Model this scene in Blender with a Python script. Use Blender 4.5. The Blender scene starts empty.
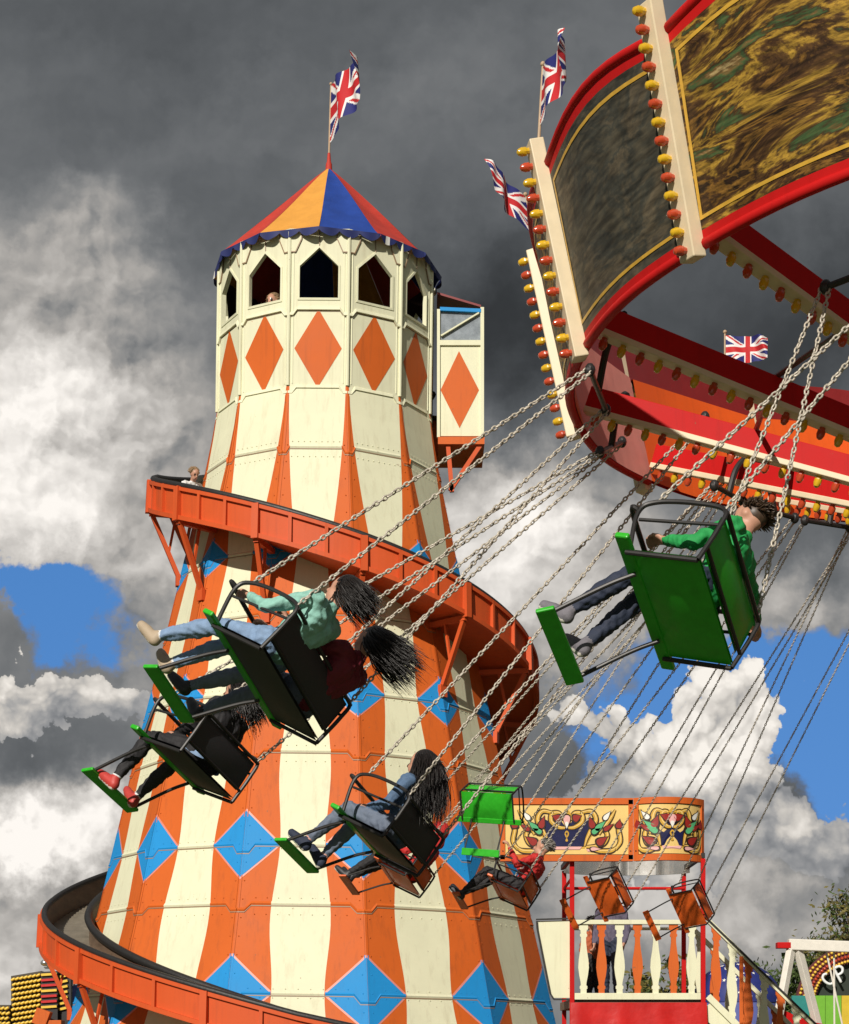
import bpy, bmesh, math, random
from mathutils import Vector, Matrix, Quaternion
import numpy as np
from mathutils.noise import noise as noise3
random.seed(7)
R = math.radians
PI = math.pi
sc = bpy.context.scene
COL = sc.collection

# ------------------------------------------------------------------ camera
F, YH, CX = 1880.0, 1050.0, 424.5           # focal length (px), horizon row, centre column
CAMZ = 1.6
cd = bpy.data.cameras.new("camera")
cam = bpy.data.objects.new("camera", cd)
COL.objects.link(cam)
cam.location = (0, 0, CAMZ)
cam.rotation_euler = (R(90), 0, 0)
cd.sensor_fit = 'VERTICAL'
cd.sensor_height = 24.0
cd.lens = F / 1024 * 24.0
cd.shift_y = (YH - 512) / 1024
cd.clip_start = 0.1
cd.clip_end = 5000
sc.camera = cam

def at(px, py, Y):
    return Vector(((px - CX) / F * Y, Y, CAMZ + (YH - py) / F * Y))

# ------------------------------------------------------------------ view, sun
sc.view_settings.view_transform = 'Standard'
sc.view_settings.look = 'None'
sc.view_settings.gamma = 1
sc.view_settings.use_curve_mapping = False
sc.view_settings.exposure = 0.0
sc.cycles.use_denoising = True
sc.cycles.max_bounces = 6

SUN_AZ, SUN_EL = R(-21), R(31)              # azimuth seen from the scene towards the viewer's left shoulder
sun_dir = Vector((math.sin(SUN_AZ) * math.cos(SUN_EL), -math.cos(SUN_AZ) * math.cos(SUN_EL), math.sin(SUN_EL)))
sd = bpy.data.lights.new("sun", 'SUN')
sun = bpy.data.objects.new("sun", sd)
COL.objects.link(sun)
sd.energy = 4.4
sd.angle = R(0.5)
sd.color = (1.0, 0.94, 0.85)
sun.rotation_euler = (-sun_dir).to_track_quat('-Z', 'Y').to_euler()
sun.location = (0, 0, 40)

# ------------------------------------------------------------------ world: sky with clouds, laid out by direction
world = bpy.data.worlds.new("World")
sc.world = world
world.use_nodes = True
wt = world.node_tree
wt.nodes.clear()

class X:
    """a node socket with arithmetic"""
    def __init__(s, sock): s.s = sock
    def _b(s, o, op, rev=False):
        n = wt.nodes.new('ShaderNodeMath'); n.operation = op
        a, b = (o, s) if rev else (s, o)
        for i, v in enumerate((a, b)):
            if isinstance(v, X): wt.links.new(v.s, n.inputs[i])
            else: n.inputs[i].default_value = v
        return X(n.outputs[0])
    def __add__(s, o): return s._b(o, 'ADD')
    __radd__ = __add__
    def __mul__(s, o): return s._b(o, 'MULTIPLY')
    __rmul__ = __mul__
    def __sub__(s, o): return s._b(o, 'SUBTRACT')
    def __rsub__(s, o): return s._b(o, 'SUBTRACT', True)
    def __truediv__(s, o): return s._b(o, 'DIVIDE')
    def __pow__(s, o): return s._b(o, 'POWER')
    def rpow(s, o): return s._b(o, 'POWER', True)
    def abs(s): return s._b(0.0, 'ABSOLUTE')
    def max(s, o): return s._b(o, 'MAXIMUM')
    def min(s, o): return s._b(o, 'MINIMUM')

def smooth(v, a, b):
    n = wt.nodes.new('ShaderNodeMapRange'); n.interpolation_type = 'SMOOTHSTEP'
    wt.links.new(v.s, n.inputs['Value'])
    n.inputs['From Min'].default_value = a; n.inputs['From Max'].default_value = b
    return X(n.outputs['Result'])

def vec(x, y, z=0.0):
    n = wt.nodes.new('ShaderNodeCombineXYZ')
    for i, v in enumerate((x, y, z)):
        if isinstance(v, X): wt.links.new(v.s, n.inputs[i])
        else: n.inputs[i].default_value = v
    return n.outputs[0]

def noise(v, scale, detail=6, rough=0.55, out='Fac', dist=0.0):
    n = wt.nodes.new('ShaderNodeTexNoise'); n.noise_dimensions = '2D'
    wt.links.new(v, n.inputs['Vector'])
    n.inputs['Scale'].default_value = scale; n.inputs['Detail'].default_value = detail
    n.inputs['Roughness'].default_value = rough; n.inputs['Distortion'].default_value = dist
    return X(n.outputs[out])

def voro(v, scale, detail=3):
    n = wt.nodes.new('ShaderNodeTexVoronoi'); n.voronoi_dimensions = '2D'; n.feature = 'SMOOTH_F1'
    wt.links.new(v, n.inputs['Vector'])
    n.inputs['Scale'].default_value = scale; n.inputs['Detail'].default_value = detail
    n.inputs['Roughness'].default_value = 0.55; n.inputs['Smoothness'].default_value = 0.25
    return X(n.outputs['Distance'])

def mixc(f, a, b):
    n = wt.nodes.new('ShaderNodeMix'); n.data_type = 'RGBA'
    if isinstance(f, X): wt.links.new(f.s, n.inputs[0])
    else: n.inputs[0].default_value = f
    for i, v in ((6, a), (7, b)):
        if isinstance(v, tuple): n.inputs[i].default_value = (*v, 1)
        else: wt.links.new(v, n.inputs[i])
    return n.outputs[2]

def build_sky():
    tc = wt.nodes.new('ShaderNodeTexCoord')
    sep = wt.nodes.new('ShaderNodeSeparateXYZ')
    wt.links.new(tc.outputs['Generated'], sep.inputs[0])
    dx, dy, dz = (X(sep.outputs[i]) for i in range(3))
    ydist = dy.abs().max(0.12)
    # sky chart: degrees-like units, 1 unit = 100/1880 in tangent; east to the right, horizon at 10.5
    px = dx / ydist * 18.8 + 4.245
    py = 10.5 - dz / ydist * 18.8
    P = vec(px, py)
    w = wt.nodes.new('ShaderNodeTexNoise'); w.noise_dimensions = '2D'
    wt.links.new(P, w.inputs['Vector']); w.inputs['Scale'].default_value = 0.9; w.inputs['Detail'].default_value = 6
    w.inputs['Roughness'].default_value = 0.6
    ws = wt.nodes.new('ShaderNodeSeparateColor'); wt.links.new(w.outputs['Color'], ws.inputs[0])
    wx = (X(ws.outputs[0]) - 0.5); wy = (X(ws.outputs[1]) - 0.5)
    qx = px + wx * 1.5
    qy = py + wy * 1.5
    def G(cx, cy, sx, sy, a):
        ex = (qx - cx) / sx
        ey = (qy - cy) / sy
        e = ex * ex + ey * ey
        return (e * -1.0).rpow(2.718) * a
    def S(lst):
        t = None
        for g in lst:
            t = G(*g) if t is None else t + G(*g)
        return t
    # soft brightness of the big cloud deck
    lum = S([(0.5, 4.2, 1.05, 0.95, .80), (0.8, 2.6, .9, .6, .40), (1.75, 5.5, .6, .9, .40), (0.2, 5.2, .9, .5, .40), (1.2, 4.2, .6, .5, .15), (1.8, 3.5, .5, .8, .10),
             (5.4, 5.15, .95, .62, .70), (5.0, 6.2, .9, .8, .40), (7.3, 6.1, 1.4, .4, .36), (4.0, 1.0, 2.4, .7, .05),
             (7.2, 9.2, 2.4, .5, .34), (6.4, 8.6, .8, .3, .34), (0.5, 8.4, 1.4, .40, .78), (0.4, 9.9, 1.3, .45, .50), (0.5, 9.2, 1.3, .3, .22),
             (2.2, 8.6, 2.0, 3.0, .2), (8.2, 10.2, 3.0, .4, .24), (-6, 7, 4, 3, .35), (15, 7, 4, 3, .35), (4, -14, 40, 10, .15)])
    n1 = noise(vec(qx, qy), 0.55, 6, 0.43)
    n2 = noise(vec(qx + 0.22, qy + 0.30), 0.55, 6, 0.43)
    nb = noise(vec(qx * .8, qy * 1.3), 0.30, 3, 0.5)
    v1 = voro(vec(px + wx * .45, py + wy * .45), 1.7, 3)
    v2 = voro(vec(px + wx * .45 + .06, py + wy * .45 + .11), 1.7, 3)
    relief = (n1 - n2) * 1.0 + (v2 - v1) * 0.30
    lum = lum + 0.115
    # the dark storm band to the right of the tower, slate bands lower down
    dark = S([(5.1, 3.2, .9, 1.0, .85), (8.0, 3.3, 1.6, 1.0, .80), (0.5, 7.6, 1.2, .42, .62), (7.6, 8.7, 1.2, .2, .15), (2.2, .3, 2.6, .9, .26), (2.0, 2.6, .5, .9, .25)])
    lum = lum * (1.0 - dark.min(0.85) * 0.78)
    soft = smooth(lum, 0.10, 0.45)
    lumr = (lum * (1.0 + relief * (soft * 0.95 + 0.35) + (n1 - 0.5) * (soft * 0.55 + 0.35) + (nb - 0.5) * 0.5)).max(0.03).min(0.95)
    # blue holes
    blue = S([(0.85, 6.15, .60, .50, 1.25), (0.2, 5.85, .60, .25, 1.0), (7.6, 6.9, 1.7, .60, 1.3), (8.5, 7.6, .6, 1.0, 1.1), (6.3, 7.4, .7, .6, .8)])
    bm = smooth(blue + ((n1 - 0.5) * 1.3 + (v1 - .4) * .25) * smooth(blue, .08, .45), 0.42, 0.86)
    # crisp cumulus heaps in front
    heap = S([(7.4, 7.2, .74, .55, 1.45), (7.1, 7.95, 1.1, .5, 1.2), (8.1, 8.5, 1.3, .45, 1.2), (0.25, 6.98, 1.0, .44, 2.0), (1.0, 7.15, .6, .25, .9),
              (5.8, 7.1, .65, .55, 1.0), (6.2, 7.8, .5, .45, .80), (6.2, 8.6, 1.0, .5, .8)])
    hm = smooth(heap + (0.42 - v1) * 0.95 + (n1 - 0.5) * 0.3, 0.50, 0.60)
    hl = S([(7.4, 7.2, .95, .70, .80), (6.9, 7.85, .9, .4, .40), (0.3, 6.85, 1.2, .45, .80), (5.8, 7.0, .8, .55, .55), (6.6, 8.5, .6, .3, .2), (8.0, 8.2, .8, .15, .12), (7.3, 9.1, 2.4, .40, .22), (7.6, 8.35, 1.5, .22, .20)]) + 0.26
    hl = (hl * (1.0 + relief * 0.9 + (0.36 - v1) * 0.6)).max(0.06).min(0.9)
    deck = mixc(smooth(lumr, 0.03, 0.42), (0.90, 0.98, 1.06), (1.05, 1.0, 0.94))
    def scale(c, f):
        n = wt.nodes.new('ShaderNodeVectorMath'); n.operation = 'SCALE'
        wt.links.new(c, n.inputs[0])
        if isinstance(f, X): wt.links.new(f.s, n.inputs['Scale'])
        else: n.inputs['Scale'].default_value = f
        return n.outputs[0]
    deckc = scale(deck, lumr * 10.0)
    hc = mixc(smooth(hl, 0.1, 0.6), (0.92, 0.97, 1.05), (1.06, 1.0, 0.92))
    heapc = scale(hc, hl * 10.0)
    sky = wt.nodes.new('ShaderNodeTexSky'); sky.sky_type = 'NISHITA'; sky.sun_disc = False
    sky.sun_elevation = SUN_EL; sky.sun_rotation = math.atan2(sun_dir.x, sun_dir.y)
    sky.air_density = 1.0; sky.dust_density = 0.3; sky.ozone_density = 3.0
    # look the sky colour up a good way above the horizon haze
    up = vec(dx, dy, dz.abs() + 0.45)
    wt.links.new(up, sky.inputs['Vector'])
    skyc = scale(mixc(0.4, sky.outputs[0], (.35, 2.2, 6.2)), 1.5)
    c = mixc(bm, deckc, skyc)
    c = mixc(hm, c, heapc)
    bg = wt.nodes.new('ShaderNodeBackground'); bg.inputs['Strength'].default_value = 0.1
    wt.links.new(c, bg.inputs['Color'])
    out = wt.nodes.new('ShaderNodeOutputWorld')
    wt.links.new(bg.outputs[0], out.inputs['Surface'])
build_sky()
world.cycles.sampling_method = 'MANUAL'
world.cycles.sample_map_resolution = 256

# ------------------------------------------------------------------ materials
MATS = {}
def mat(name, col, rough=0.5, metal=0.0, var=0.08, vscale=6.0, bump=0.0, bscale=40.0, col2=None, stretch=None, spec=0.5, coat=0.0, trans=0.0, alpha=1.0):
    if name in MATS: return MATS[name]
    m = bpy.data.materials.new(name); m.use_nodes = True
    nt = m.node_tree; b = nt.nodes['Principled BSDF']
    b.inputs['Roughness'].default_value = rough; b.inputs['Metallic'].default_value = metal
    b.inputs['Specular IOR Level'].default_value = spec
    b.inputs['Coat Weight'].default_value = coat
    if alpha < 1: b.inputs['Alpha'].default_value = alpha
    tc = nt.nodes.new('ShaderNodeTexCoord'); mp = nt.nodes.new('ShaderNodeMapping')
    nt.links.new(tc.outputs['Object'], mp.inputs[0])
    if stretch: mp.inputs['Scale'].default_value = stretch
    n = nt.nodes.new('ShaderNodeTexNoise'); n.inputs['Scale'].default_value = vscale; n.inputs['Detail'].default_value = 7; n.inputs['Roughness'].default_value = .65
    nt.links.new(mp.outputs[0], n.inputs['Vector'])
    r = nt.nodes.new('ShaderNodeValToRGB')
    c1 = tuple(max(0, c * (1 - var)) for c in col); c2 = col2 or tuple(min(1, c * (1 + var)) for c in col)
    r.color_ramp.elements[0].color = (*c1, 1); r.color_ramp.elements[1].color = (*c2, 1)
    r.color_ramp.elements[0].position = .3; r.color_ramp.elements[1].position = .7
    nt.links.new(n.outputs['Fac'], r.inputs[0]); nt.links.new(r.outputs[0], b.inputs['Base Color'])
    rr = nt.nodes.new('ShaderNodeMapRange'); rr.inputs['To Min'].default_value = max(.02, rough - .1); rr.inputs['To Max'].default_value = min(1, rough + .12)
    nt.links.new(n.outputs['Fac'], rr.inputs['Value']); nt.links.new(rr.outputs[0], b.inputs['Roughness'])
    if bump:
        n2 = nt.nodes.new('ShaderNodeTexNoise'); n2.inputs['Scale'].default_value = bscale; n2.inputs['Detail'].default_value = 4
        nt.links.new(mp.outputs[0], n2.inputs['Vector'])
        bp = nt.nodes.new('ShaderNodeBump'); bp.inputs['Strength'].default_value = bump; bp.inputs['Distance'].default_value = .02
        nt.links.new(n2.outputs['Fac'], bp.inputs['Height']); nt.links.new(bp.outputs[0], b.inputs['Normal'])
    MATS[name] = m
    return m

def weathered(name, col, dirt, rough=.38, amount=.35):
    """painted sheet metal with downward streaks of grime and chips"""
    if name in MATS: return MATS[name]
    m = mat(name, col, rough, var=.05, vscale=1.3, bump=.06, bscale=5, spec=.28)
    nt = m.node_tree; b = nt.nodes['Principled BSDF']
    src = b.inputs['Base Color'].links[0].from_socket
    tc = nt.nodes.new('ShaderNodeTexCoord'); mp = nt.nodes.new('ShaderNodeMapping'); mp.inputs['Scale'].default_value = (7, 7, .55)
    nt.links.new(tc.outputs['Object'], mp.inputs[0])
    n = nt.nodes.new('ShaderNodeTexNoise'); n.inputs['Scale'].default_value = 1.6; n.inputs['Detail'].default_value = 8; n.inputs['Roughness'].default_value = .7
    nt.links.new(mp.outputs[0], n.inputs['Vector'])
    r = nt.nodes.new('ShaderNodeMapRange'); r.inputs['From Min'].default_value = .52; r.inputs['From Max'].default_value = .8; r.inputs['To Max'].default_value = amount
    nt.links.new(n.outputs['Fac'], r.inputs['Value'])
    mx = nt.nodes.new('ShaderNodeMix'); mx.data_type = 'RGBA'
    nt.links.new(r.outputs[0], mx.inputs[0]); nt.links.new(src, mx.inputs[6]); mx.inputs[7].default_value = (*dirt, 1)
    # small rust specks
    n3 = nt.nodes.new('ShaderNodeTexNoise'); n3.inputs['Scale'].default_value = 14; n3.inputs['Detail'].default_value = 3
    nt.links.new(tc.outputs['Object'], n3.inputs['Vector'])
    r3 = nt.nodes.new('ShaderNodeMapRange'); r3.inputs['From Min'].default_value = .735; r3.inputs['From Max'].default_value = .78; r3.inputs['To Max'].default_value = .6
    nt.links.new(n3.outputs['Fac'], r3.inputs['Value'])
    mx2 = nt.nodes.new('ShaderNodeMix'); mx2.data_type = 'RGBA'
    nt.links.new(r3.outputs[0], mx2.inputs[0]); nt.links.new(mx.outputs[2], mx2.inputs[6]); mx2.inputs[7].default_value = (.22, .11, .06, 1)
    nt.links.new(mx2.outputs[2], b.inputs['Base Color'])
    return m

CREAM = weathered('cream_paint', (.74, .73, .52), (.42, .35, .22), .62, .48)
ORANGE = weathered('orange_paint', (.60, .118, .016), (.24, .06, .02), .60, .55)
SLIDEO = weathered('slide_orange_paint', (.60, .090, .020), (.28, .05, .02), .58, .45)
BLUE = weathered('sky_blue_paint', (.015, .26, .62), (.02, .14, .34), .60, .3)
PINKL = mat('pink_line_paint', (.72, .26, .20), .4)
SEAM = mat('seam_line_steel', (.30, .20, .12), .5)  # brown line colour for sheet joints, ledges and plate edges
REDP = weathered('red_paint', (.52, .012, .012), (.2, .01, .01), .5, .4)
DARKRED = mat('dark_red_paint', (.20, .012, .012), .4)
BLACKP = mat('black_rubber', (.018, .017, .016), .5, bump=.2, bscale=25)
BROWN = mat('worn_brown_lining', (.13, .085, .055), .55, var=.35, vscale=3, stretch=(1, 1, 4))
METALB = mat('roller_metal', (.30, .26, .20), .42, metal=.5, var=.2)
INNER = mat('turret_lining_shade', (.03, .012, .010), .8)  # dark red taken near black: interior shade painted in behind the windows
CANR = mat('red_canvas', (.46, .035, .02), .7, var=.15, vscale=4, bump=.35, bscale=6)
CANY = mat('yellow_canvas', (.66, .30, .045), .7, var=.1, vscale=4, bump=.35, bscale=6)
CANB = mat('blue_canvas', (.008, .045, .27), .65, var=.15, vscale=4, bump=.35, bscale=6)
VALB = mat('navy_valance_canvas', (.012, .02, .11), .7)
WHITE = mat('white_paint', (.80, .79, .74), .4, var=.04)
GLASS = mat('scratched_perspex', (.22, .25, .28), .25, var=.25, vscale=9)
GREY = mat('galvanised_steel', (.22, .22, .22), .42, metal=.7, var=.2)
DGREY = mat('dark_steel', (.035, .033, .032), .45, metal=.4, var=.2)
CHAINM = mat('chain_steel', (.52, .47, .39), .45, metal=.2, var=.25, vscale=30)
CREAMB = mat('cream_board_paint', (.74, .62, .42), .45, var=.07)
REDP.node_tree.nodes['Principled BSDF'].inputs['Specular IOR Level'].default_value = .10
RO = weathered('ride_orange_paint', (.74, .105, .012), (.4, .06, .01), .55, .3)
PINKB = mat('pink_board', (.62, .24, .20), .65, spec=.25, var=.12, vscale=3)  # pink for the inner face of a single board
YB = mat('yellow_bulb_cap', (.66, .40, .015), .16, coat=.5, var=.1, spec=.6)
RB = mat('red_bulb_cap', (.50, .06, .02), .16, coat=.5, var=.1, spec=.6)
GOLD = mat('gold_leaf_paint', (.62, .36, .045), .35, var=.15, vscale=12)
FASC = mat('ochre_fascia_paint', (.80, .56, .19), .4, var=.06)
NAVY = mat('navy_paint', (.008, .010, .06), .35)
ARTG = mat('art_green_paint', (.09, .42, .18), .4)
ARTP = mat('art_pink_paint', (.78, .42, .40), .4)
ARTR = mat('art_crimson_paint', (.30, .018, .012), .4)
ARTK = mat('art_outline_paint', (.030, .014, .008), .4)
TARP = mat('red_tarpaulin', (.50, .010, .008), .35, var=.2, vscale=3, bump=.5, bscale=4)
SILVER = mat('silver_sheet', (.62, .62, .60), .28, metal=.8, var=.1, vscale=3)
GREENS = mat('green_seat_plastic', (.03, .42, .02), .35, var=.15, vscale=10)
ORANGES = mat('orange_seat_plastic', (.66, .11, .015), .4, var=.15, vscale=10)
MESHB = mat('black_mesh_fabric', (.03, .03, .034), .6, var=.3, vscale=120)
UR, UW, UB = mat('flag_red', (.50, .012, .016), .7), mat('flag_white', (.78, .76, .74), .7), mat('flag_blue', (.012, .016, .14), .7)
POLEM = mat('flagpole_wood', (.45, .32, .20), .5)
LEAF = mat('leaf_green', (.055, .085, .018), .55, var=.4, vscale=4)
LEAF2 = mat('autumn_leaf', (.13, .11, .025), .55, var=.4, vscale=4)
BARK = mat('bark', (.10, .07, .05), .8, var=.3)

def mural(name, cols, st, seed, dist=.35):
    """old fairground painting: long swept brush strokes in a few pigments, a light worn vignette of landscape"""
    m = bpy.data.materials.new(name); m.use_nodes = True
    nt = m.node_tree; b = nt.nodes['Principled BSDF']; b.inputs['Roughness'].default_value = .5; b.inputs['Specular IOR Level'].default_value = .3
    tc = nt.nodes.new('ShaderNodeTexCoord'); mp = nt.nodes.new('ShaderNodeMapping')
    mp.inputs['Location'].default_value = (seed, seed * 1.7, 0); mp.inputs['Scale'].default_value = (*st, 1); mp.inputs['Rotation'].default_value = (0, 0, R(6))
    nt.links.new(tc.outputs['UV'], mp.inputs[0])
    n = nt.nodes.new('ShaderNodeTexNoise'); n.noise_dimensions = '2D'; n.inputs['Scale'].default_value = 1.0; n.inputs['Detail'].default_value = 8; n.inputs['Roughness'].default_value = .62; n.inputs['Distortion'].default_value = dist
    nt.links.new(mp.outputs[0], n.inputs['Vector'])
    r = nt.nodes.new('ShaderNodeValToRGB')
    el = r.color_ramp.elements
    ps = np.linspace(.26, .74, len(cols))
    el[0].position, el[0].color = ps[0], (*cols[0], 1)
    el[1].position, el[1].color = ps[-1], (*cols[-1], 1)
    for p, c in zip(ps[1:-1], cols[1:-1]):
        e = el.new(p); e.color = (*c, 1)
    nt.links.new(n.outputs['Fac'], r.inputs[0])
    # fine brush marks
    mp2 = nt.nodes.new('ShaderNodeMapping'); mp2.inputs['Scale'].default_value = (st[0] * 3, st[1] * 9, 1); nt.links.new(tc.outputs['UV'], mp2.inputs[0])
    n2 = nt.nodes.new('ShaderNodeTexNoise'); n2.noise_dimensions = '2D'; n2.inputs['Scale'].default_value = 1; n2.inputs['Detail'].default_value = 5
    nt.links.new(mp2.outputs[0], n2.inputs['Vector'])
    mr = nt.nodes.new('ShaderNodeMapRange'); mr.inputs['From Min'].default_value = .3; mr.inputs['From Max'].default_value = .7; mr.inputs['To Min'].default_value = .45; mr.inputs['To Max'].default_value = 1.35
    nt.links.new(n2.outputs['Fac'], mr.inputs['Value'])
    mx = nt.nodes.new('ShaderNodeVectorMath'); mx.operation = 'SCALE'; nt.links.new(r.outputs[0], mx.inputs[0]); nt.links.new(mr.outputs[0], mx.inputs['Scale'])
    nt.links.new(mx.outputs[0], b.inputs['Base Color'])
    return m
MUR1 = mural('gilded_mural', [(.012, .008, .006), (.04, .018, .008), (.018, .010, .006), (.22, .11, .02), (.035, .016, .008), (.10, .05, .015), (.42, .25, .035), (.06, .028, .012), (.05, .10, .035), (.16, .09, .03), (.46, .34, .15)], (2.2, 6.0), 3.0, .4)
MUR2 = mural('dull_mural', [(.03, .03, .025), (.06, .055, .04), (.085, .072, .048), (.045, .045, .036), (.12, .095, .06), (.07, .06, .045), (.15, .125, .08)], (2.4, 3.6), 7.0)  # darker, greyer palette used on every other board

# ------------------------------------------------------------------ mesh builder
class MB:
    def __init__(s): s.v = []; s.f = []; s.m = []; s.uv = {}
    def add(s, vs, fs, mi=0, uv=None):
        if uv: s.uv[len(s.f)] = uv
        o = len(s.v); s.v += [Vector(v) for v in vs]
        for f in fs:
            s.f.append([i + o for i in f]); s.m.append(mi)
        return s
    def quad(s, a, b, c, d, mi=0): return s.add([a, b, c, d], [(0, 1, 2, 3)], mi)
    def hexa(s, p, mi=0):   # p: 8 corners, bottom 4 then top 4
        return s.add(p, [(3, 2, 1, 0), (4, 5, 6, 7), (0, 1, 5, 4), (1, 2, 6, 5), (2, 3, 7, 6), (3, 0, 4, 7)], mi)
    def box(s, c, size, mi=0, M=None):
        x, y, z = (d / 2 for d in size); c = Vector(c)
        p = [Vector(q) for q in ((-x, -y, -z), (x, -y, -z), (x, y, -z), (-x, y, -z), (-x, -y, z), (x, -y, z), (x, y, z), (-x, y, z))]
        if M is not None: p = [M @ q for q in p]
        return s.hexa([c + q for q in p], mi)
    def beam(s, a, b, w, h, mi=0, up=(0, 0, 1)):
        a, b = Vector(a), Vector(b); d = (b - a).normalized(); u = Vector(up)
        r = d.cross(u)
        if r.length < 1e-4: r = d.cross(Vector((1, 0, 0)))
        r.normalize(); u = r.cross(d).normalized()
        r *= w / 2; u *= h / 2
        return s.hexa([a - r - u, a + r - u, b + r - u, b - r - u, a - r + u, a + r + u, b + r + u, b - r + u], mi)
    def tube(s, pts, rad, n=8, mi=0, closed=False, cap=True):
        pts = [Vector(p) for p in pts]; rr = rad if isinstance(rad, (list, tuple)) else [rad] * len(pts)
        L = len(pts); vs = []; prev = None
        for i in range(L):
            if closed: t = pts[(i + 1) % L] - pts[i - 1]
            else: t = pts[min(i + 1, L - 1)] - pts[max(i - 1, 0)]
            t.normalize()
            if prev is None:
                a = Vector((0, 0, 1)) if abs(t.z) < .9 else Vector((1, 0, 0))
                x = t.cross(a).normalized()
            else:
                x = (prev - t * prev.dot(t))
                x = x.normalized() if x.length > 1e-6 else t.orthogonal().normalized()
            prev = x; y = t.cross(x)
            for k in range(n):
                an = 2 * PI * k / n
                vs.append(pts[i] + (x * math.cos(an) + y * math.sin(an)) * rr[i])
        fs = []
        for i in range(L if closed else L - 1):
            j = (i + 1) % L
            for k in range(n):
                k2 = (k + 1) % n
                fs.append((i * n + k, i * n + k2, j * n + k2, j * n + k))
        if cap and not closed:
            fs.append(tuple(range(n - 1, -1, -1))); fs.append(tuple((L - 1) * n + k for k in range(n)))
        return s.add(vs, fs, mi)
    def capsule(s, a, b, ra, rb, n=10, mi=0):
        a, b = Vector(a), Vector(b); d = (b - a)
        L = d.length
        if L < 1e-5: d = Vector((0, 0, 1e-4)); b = a + d
        d = d.normalized(); pts = []; rr = []
        for k in range(4):
            an = PI / 2 * (1 - k / 4); 
            pts.append(a - d * ra * math.sin(an)); rr.append(max(ra * math.cos(an), ra * .02))
        pts.append(a); rr.append(ra); pts.append(b); rr.append(rb)
        for k in range(1, 5):
            an = PI / 2 * k / 4
            pts.append(b + d * rb * math.sin(an)); rr.append(max(rb * math.cos(an), rb * .02))
        return s.tube(pts, rr, n, mi)
    def ellipsoid(s, c, rad, n=14, m=10, mi=0, M=None):
        c = Vector(c); vs = []; fs = []
        for i in range(m + 1):
            t = PI * i / m
            for k in range(n):
                p = 2 * PI * k / n
                q = Vector((rad[0] * math.sin(t) * math.cos(p), rad[1] * math.sin(t) * math.sin(p), rad[2] * math.cos(t)))
                if M is not None: q = M @ q
                vs.append(c + q)
        for i in range(m):
            for k in range(n):
                k2 = (k + 1) % n
                fs.append((i * n + k, (i + 1) * n + k, (i + 1) * n + k2, i * n + k2))
        return s.add(vs, fs, mi)
    def prism(s, poly, fr, t, mi=0, mi_side=None):
        """flat outline poly [(u,v)] mapped by fr(u,v,w), extruded from w=0 to w=t"""
        n = len(poly)
        a = [fr(u, v, 0) for u, v in poly]; b = [fr(u, v, t) for u, v in poly]
        s.add(a + b, [tuple(range(n - 1, -1, -1)), tuple(range(n, 2 * n))], mi)
        s.add(a + b, [(i, (i + 1) % n, n + (i + 1) % n, n + i) for i in range(n)], mi if mi_side is None else mi_side)
        return s
    def build(s, name, mats, parent=None, smooth=False, world=False, bevel=0.0, clean=True):
        me = bpy.data.meshes.new(name)
        vs = s.v
        if world and parent is not None:
            inv = WM[root_of(parent).name].inverted(); vs = [inv @ v for v in vs]
        me.from_pydata([tuple(v) for v in vs], [], s.f)
        for m in (mats if isinstance(mats, (list, tuple)) else [mats]): me.materials.append(m)
        me.polygons.foreach_set('material_index', s.m)
        if s.uv:
            ul = me.uv_layers.new(name='UVMap')
            for fi, uvs in s.uv.items():
                for li, q in zip(me.polygons[fi].loop_indices, uvs): ul.data[li].uv = q
        if clean:
            bm = bmesh.new(); bm.from_mesh(me)
            bmesh.ops.remove_doubles(bm, verts=bm.verts, dist=1e-5)
            bmesh.ops.recalc_face_normals(bm, faces=bm.faces)
            bm.to_mesh(me); bm.free()
        if smooth:
            me.polygons.foreach_set('use_smooth', [True] * len(me.polygons))
            if smooth == 'auto':
                me.set_sharp_from_angle(angle=R(38))
        o = bpy.data.objects.new(name, me); COL.objects.link(o)
        if parent is not None: o.parent = parent
        if bevel:
            bv = o.modifiers.new('bevel', 'BEVEL'); bv.width = bevel; bv.segments = 2; bv.limit_method = 'ANGLE'; bv.angle_limit = R(40)
        return o

WM = {}
def root_of(o):
    while o.parent is not None: o = o.parent
    return o
def thing(name, label, cat, M=None, group=None):
    o = bpy.data.objects.new(name, None); COL.objects.link(o)
    M = M if isinstance(M, Matrix) else Matrix.Translation(Vector(M or (0, 0, 0)))
    o.matrix_world = M; WM[o.name] = M.copy()
    o.empty_display_size = .2
    o['label'] = label; o['category'] = cat
    if group: o['group'] = group
    return o
def tag(o, label, cat, group=None, kind=None):
    o['label'] = label; o['category'] = cat
    if group: o['group'] = group
    if kind: o['kind'] = kind
    return o
def lerp(a, b, t): return a + (b - a) * t
def smoothpath(pts, n=8):
    """Catmull-Rom through the points"""
    P = [Vector(p) for p in pts]; P = [P[0] * 2 - P[1]] + P + [P[-1] * 2 - P[-2]]
    out = []
    for i in range(1, len(P) - 2):
        for k in range(n):
            t = k / n; a, b, c, d = P[i - 1:i + 3]
            out.append(.5 * ((2 * b) + (c - a) * t + (2 * a - 5 * b + 4 * c - d) * t * t + (3 * b - a - 3 * c + d) * t ** 3))
    out.append(P[-2]); return out

# ------------------------------------------------------------------ ground
g = MB().quad((-900, -300, 0), (900, -300, 0), (900, 1600, 0), (-900, 1600, 0)).build('ground', mat('trodden_grass', (.075, .09, .03), .9, var=.4, vscale=.6, bump=.4, bscale=8))
g['kind'] = 'structure'

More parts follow.
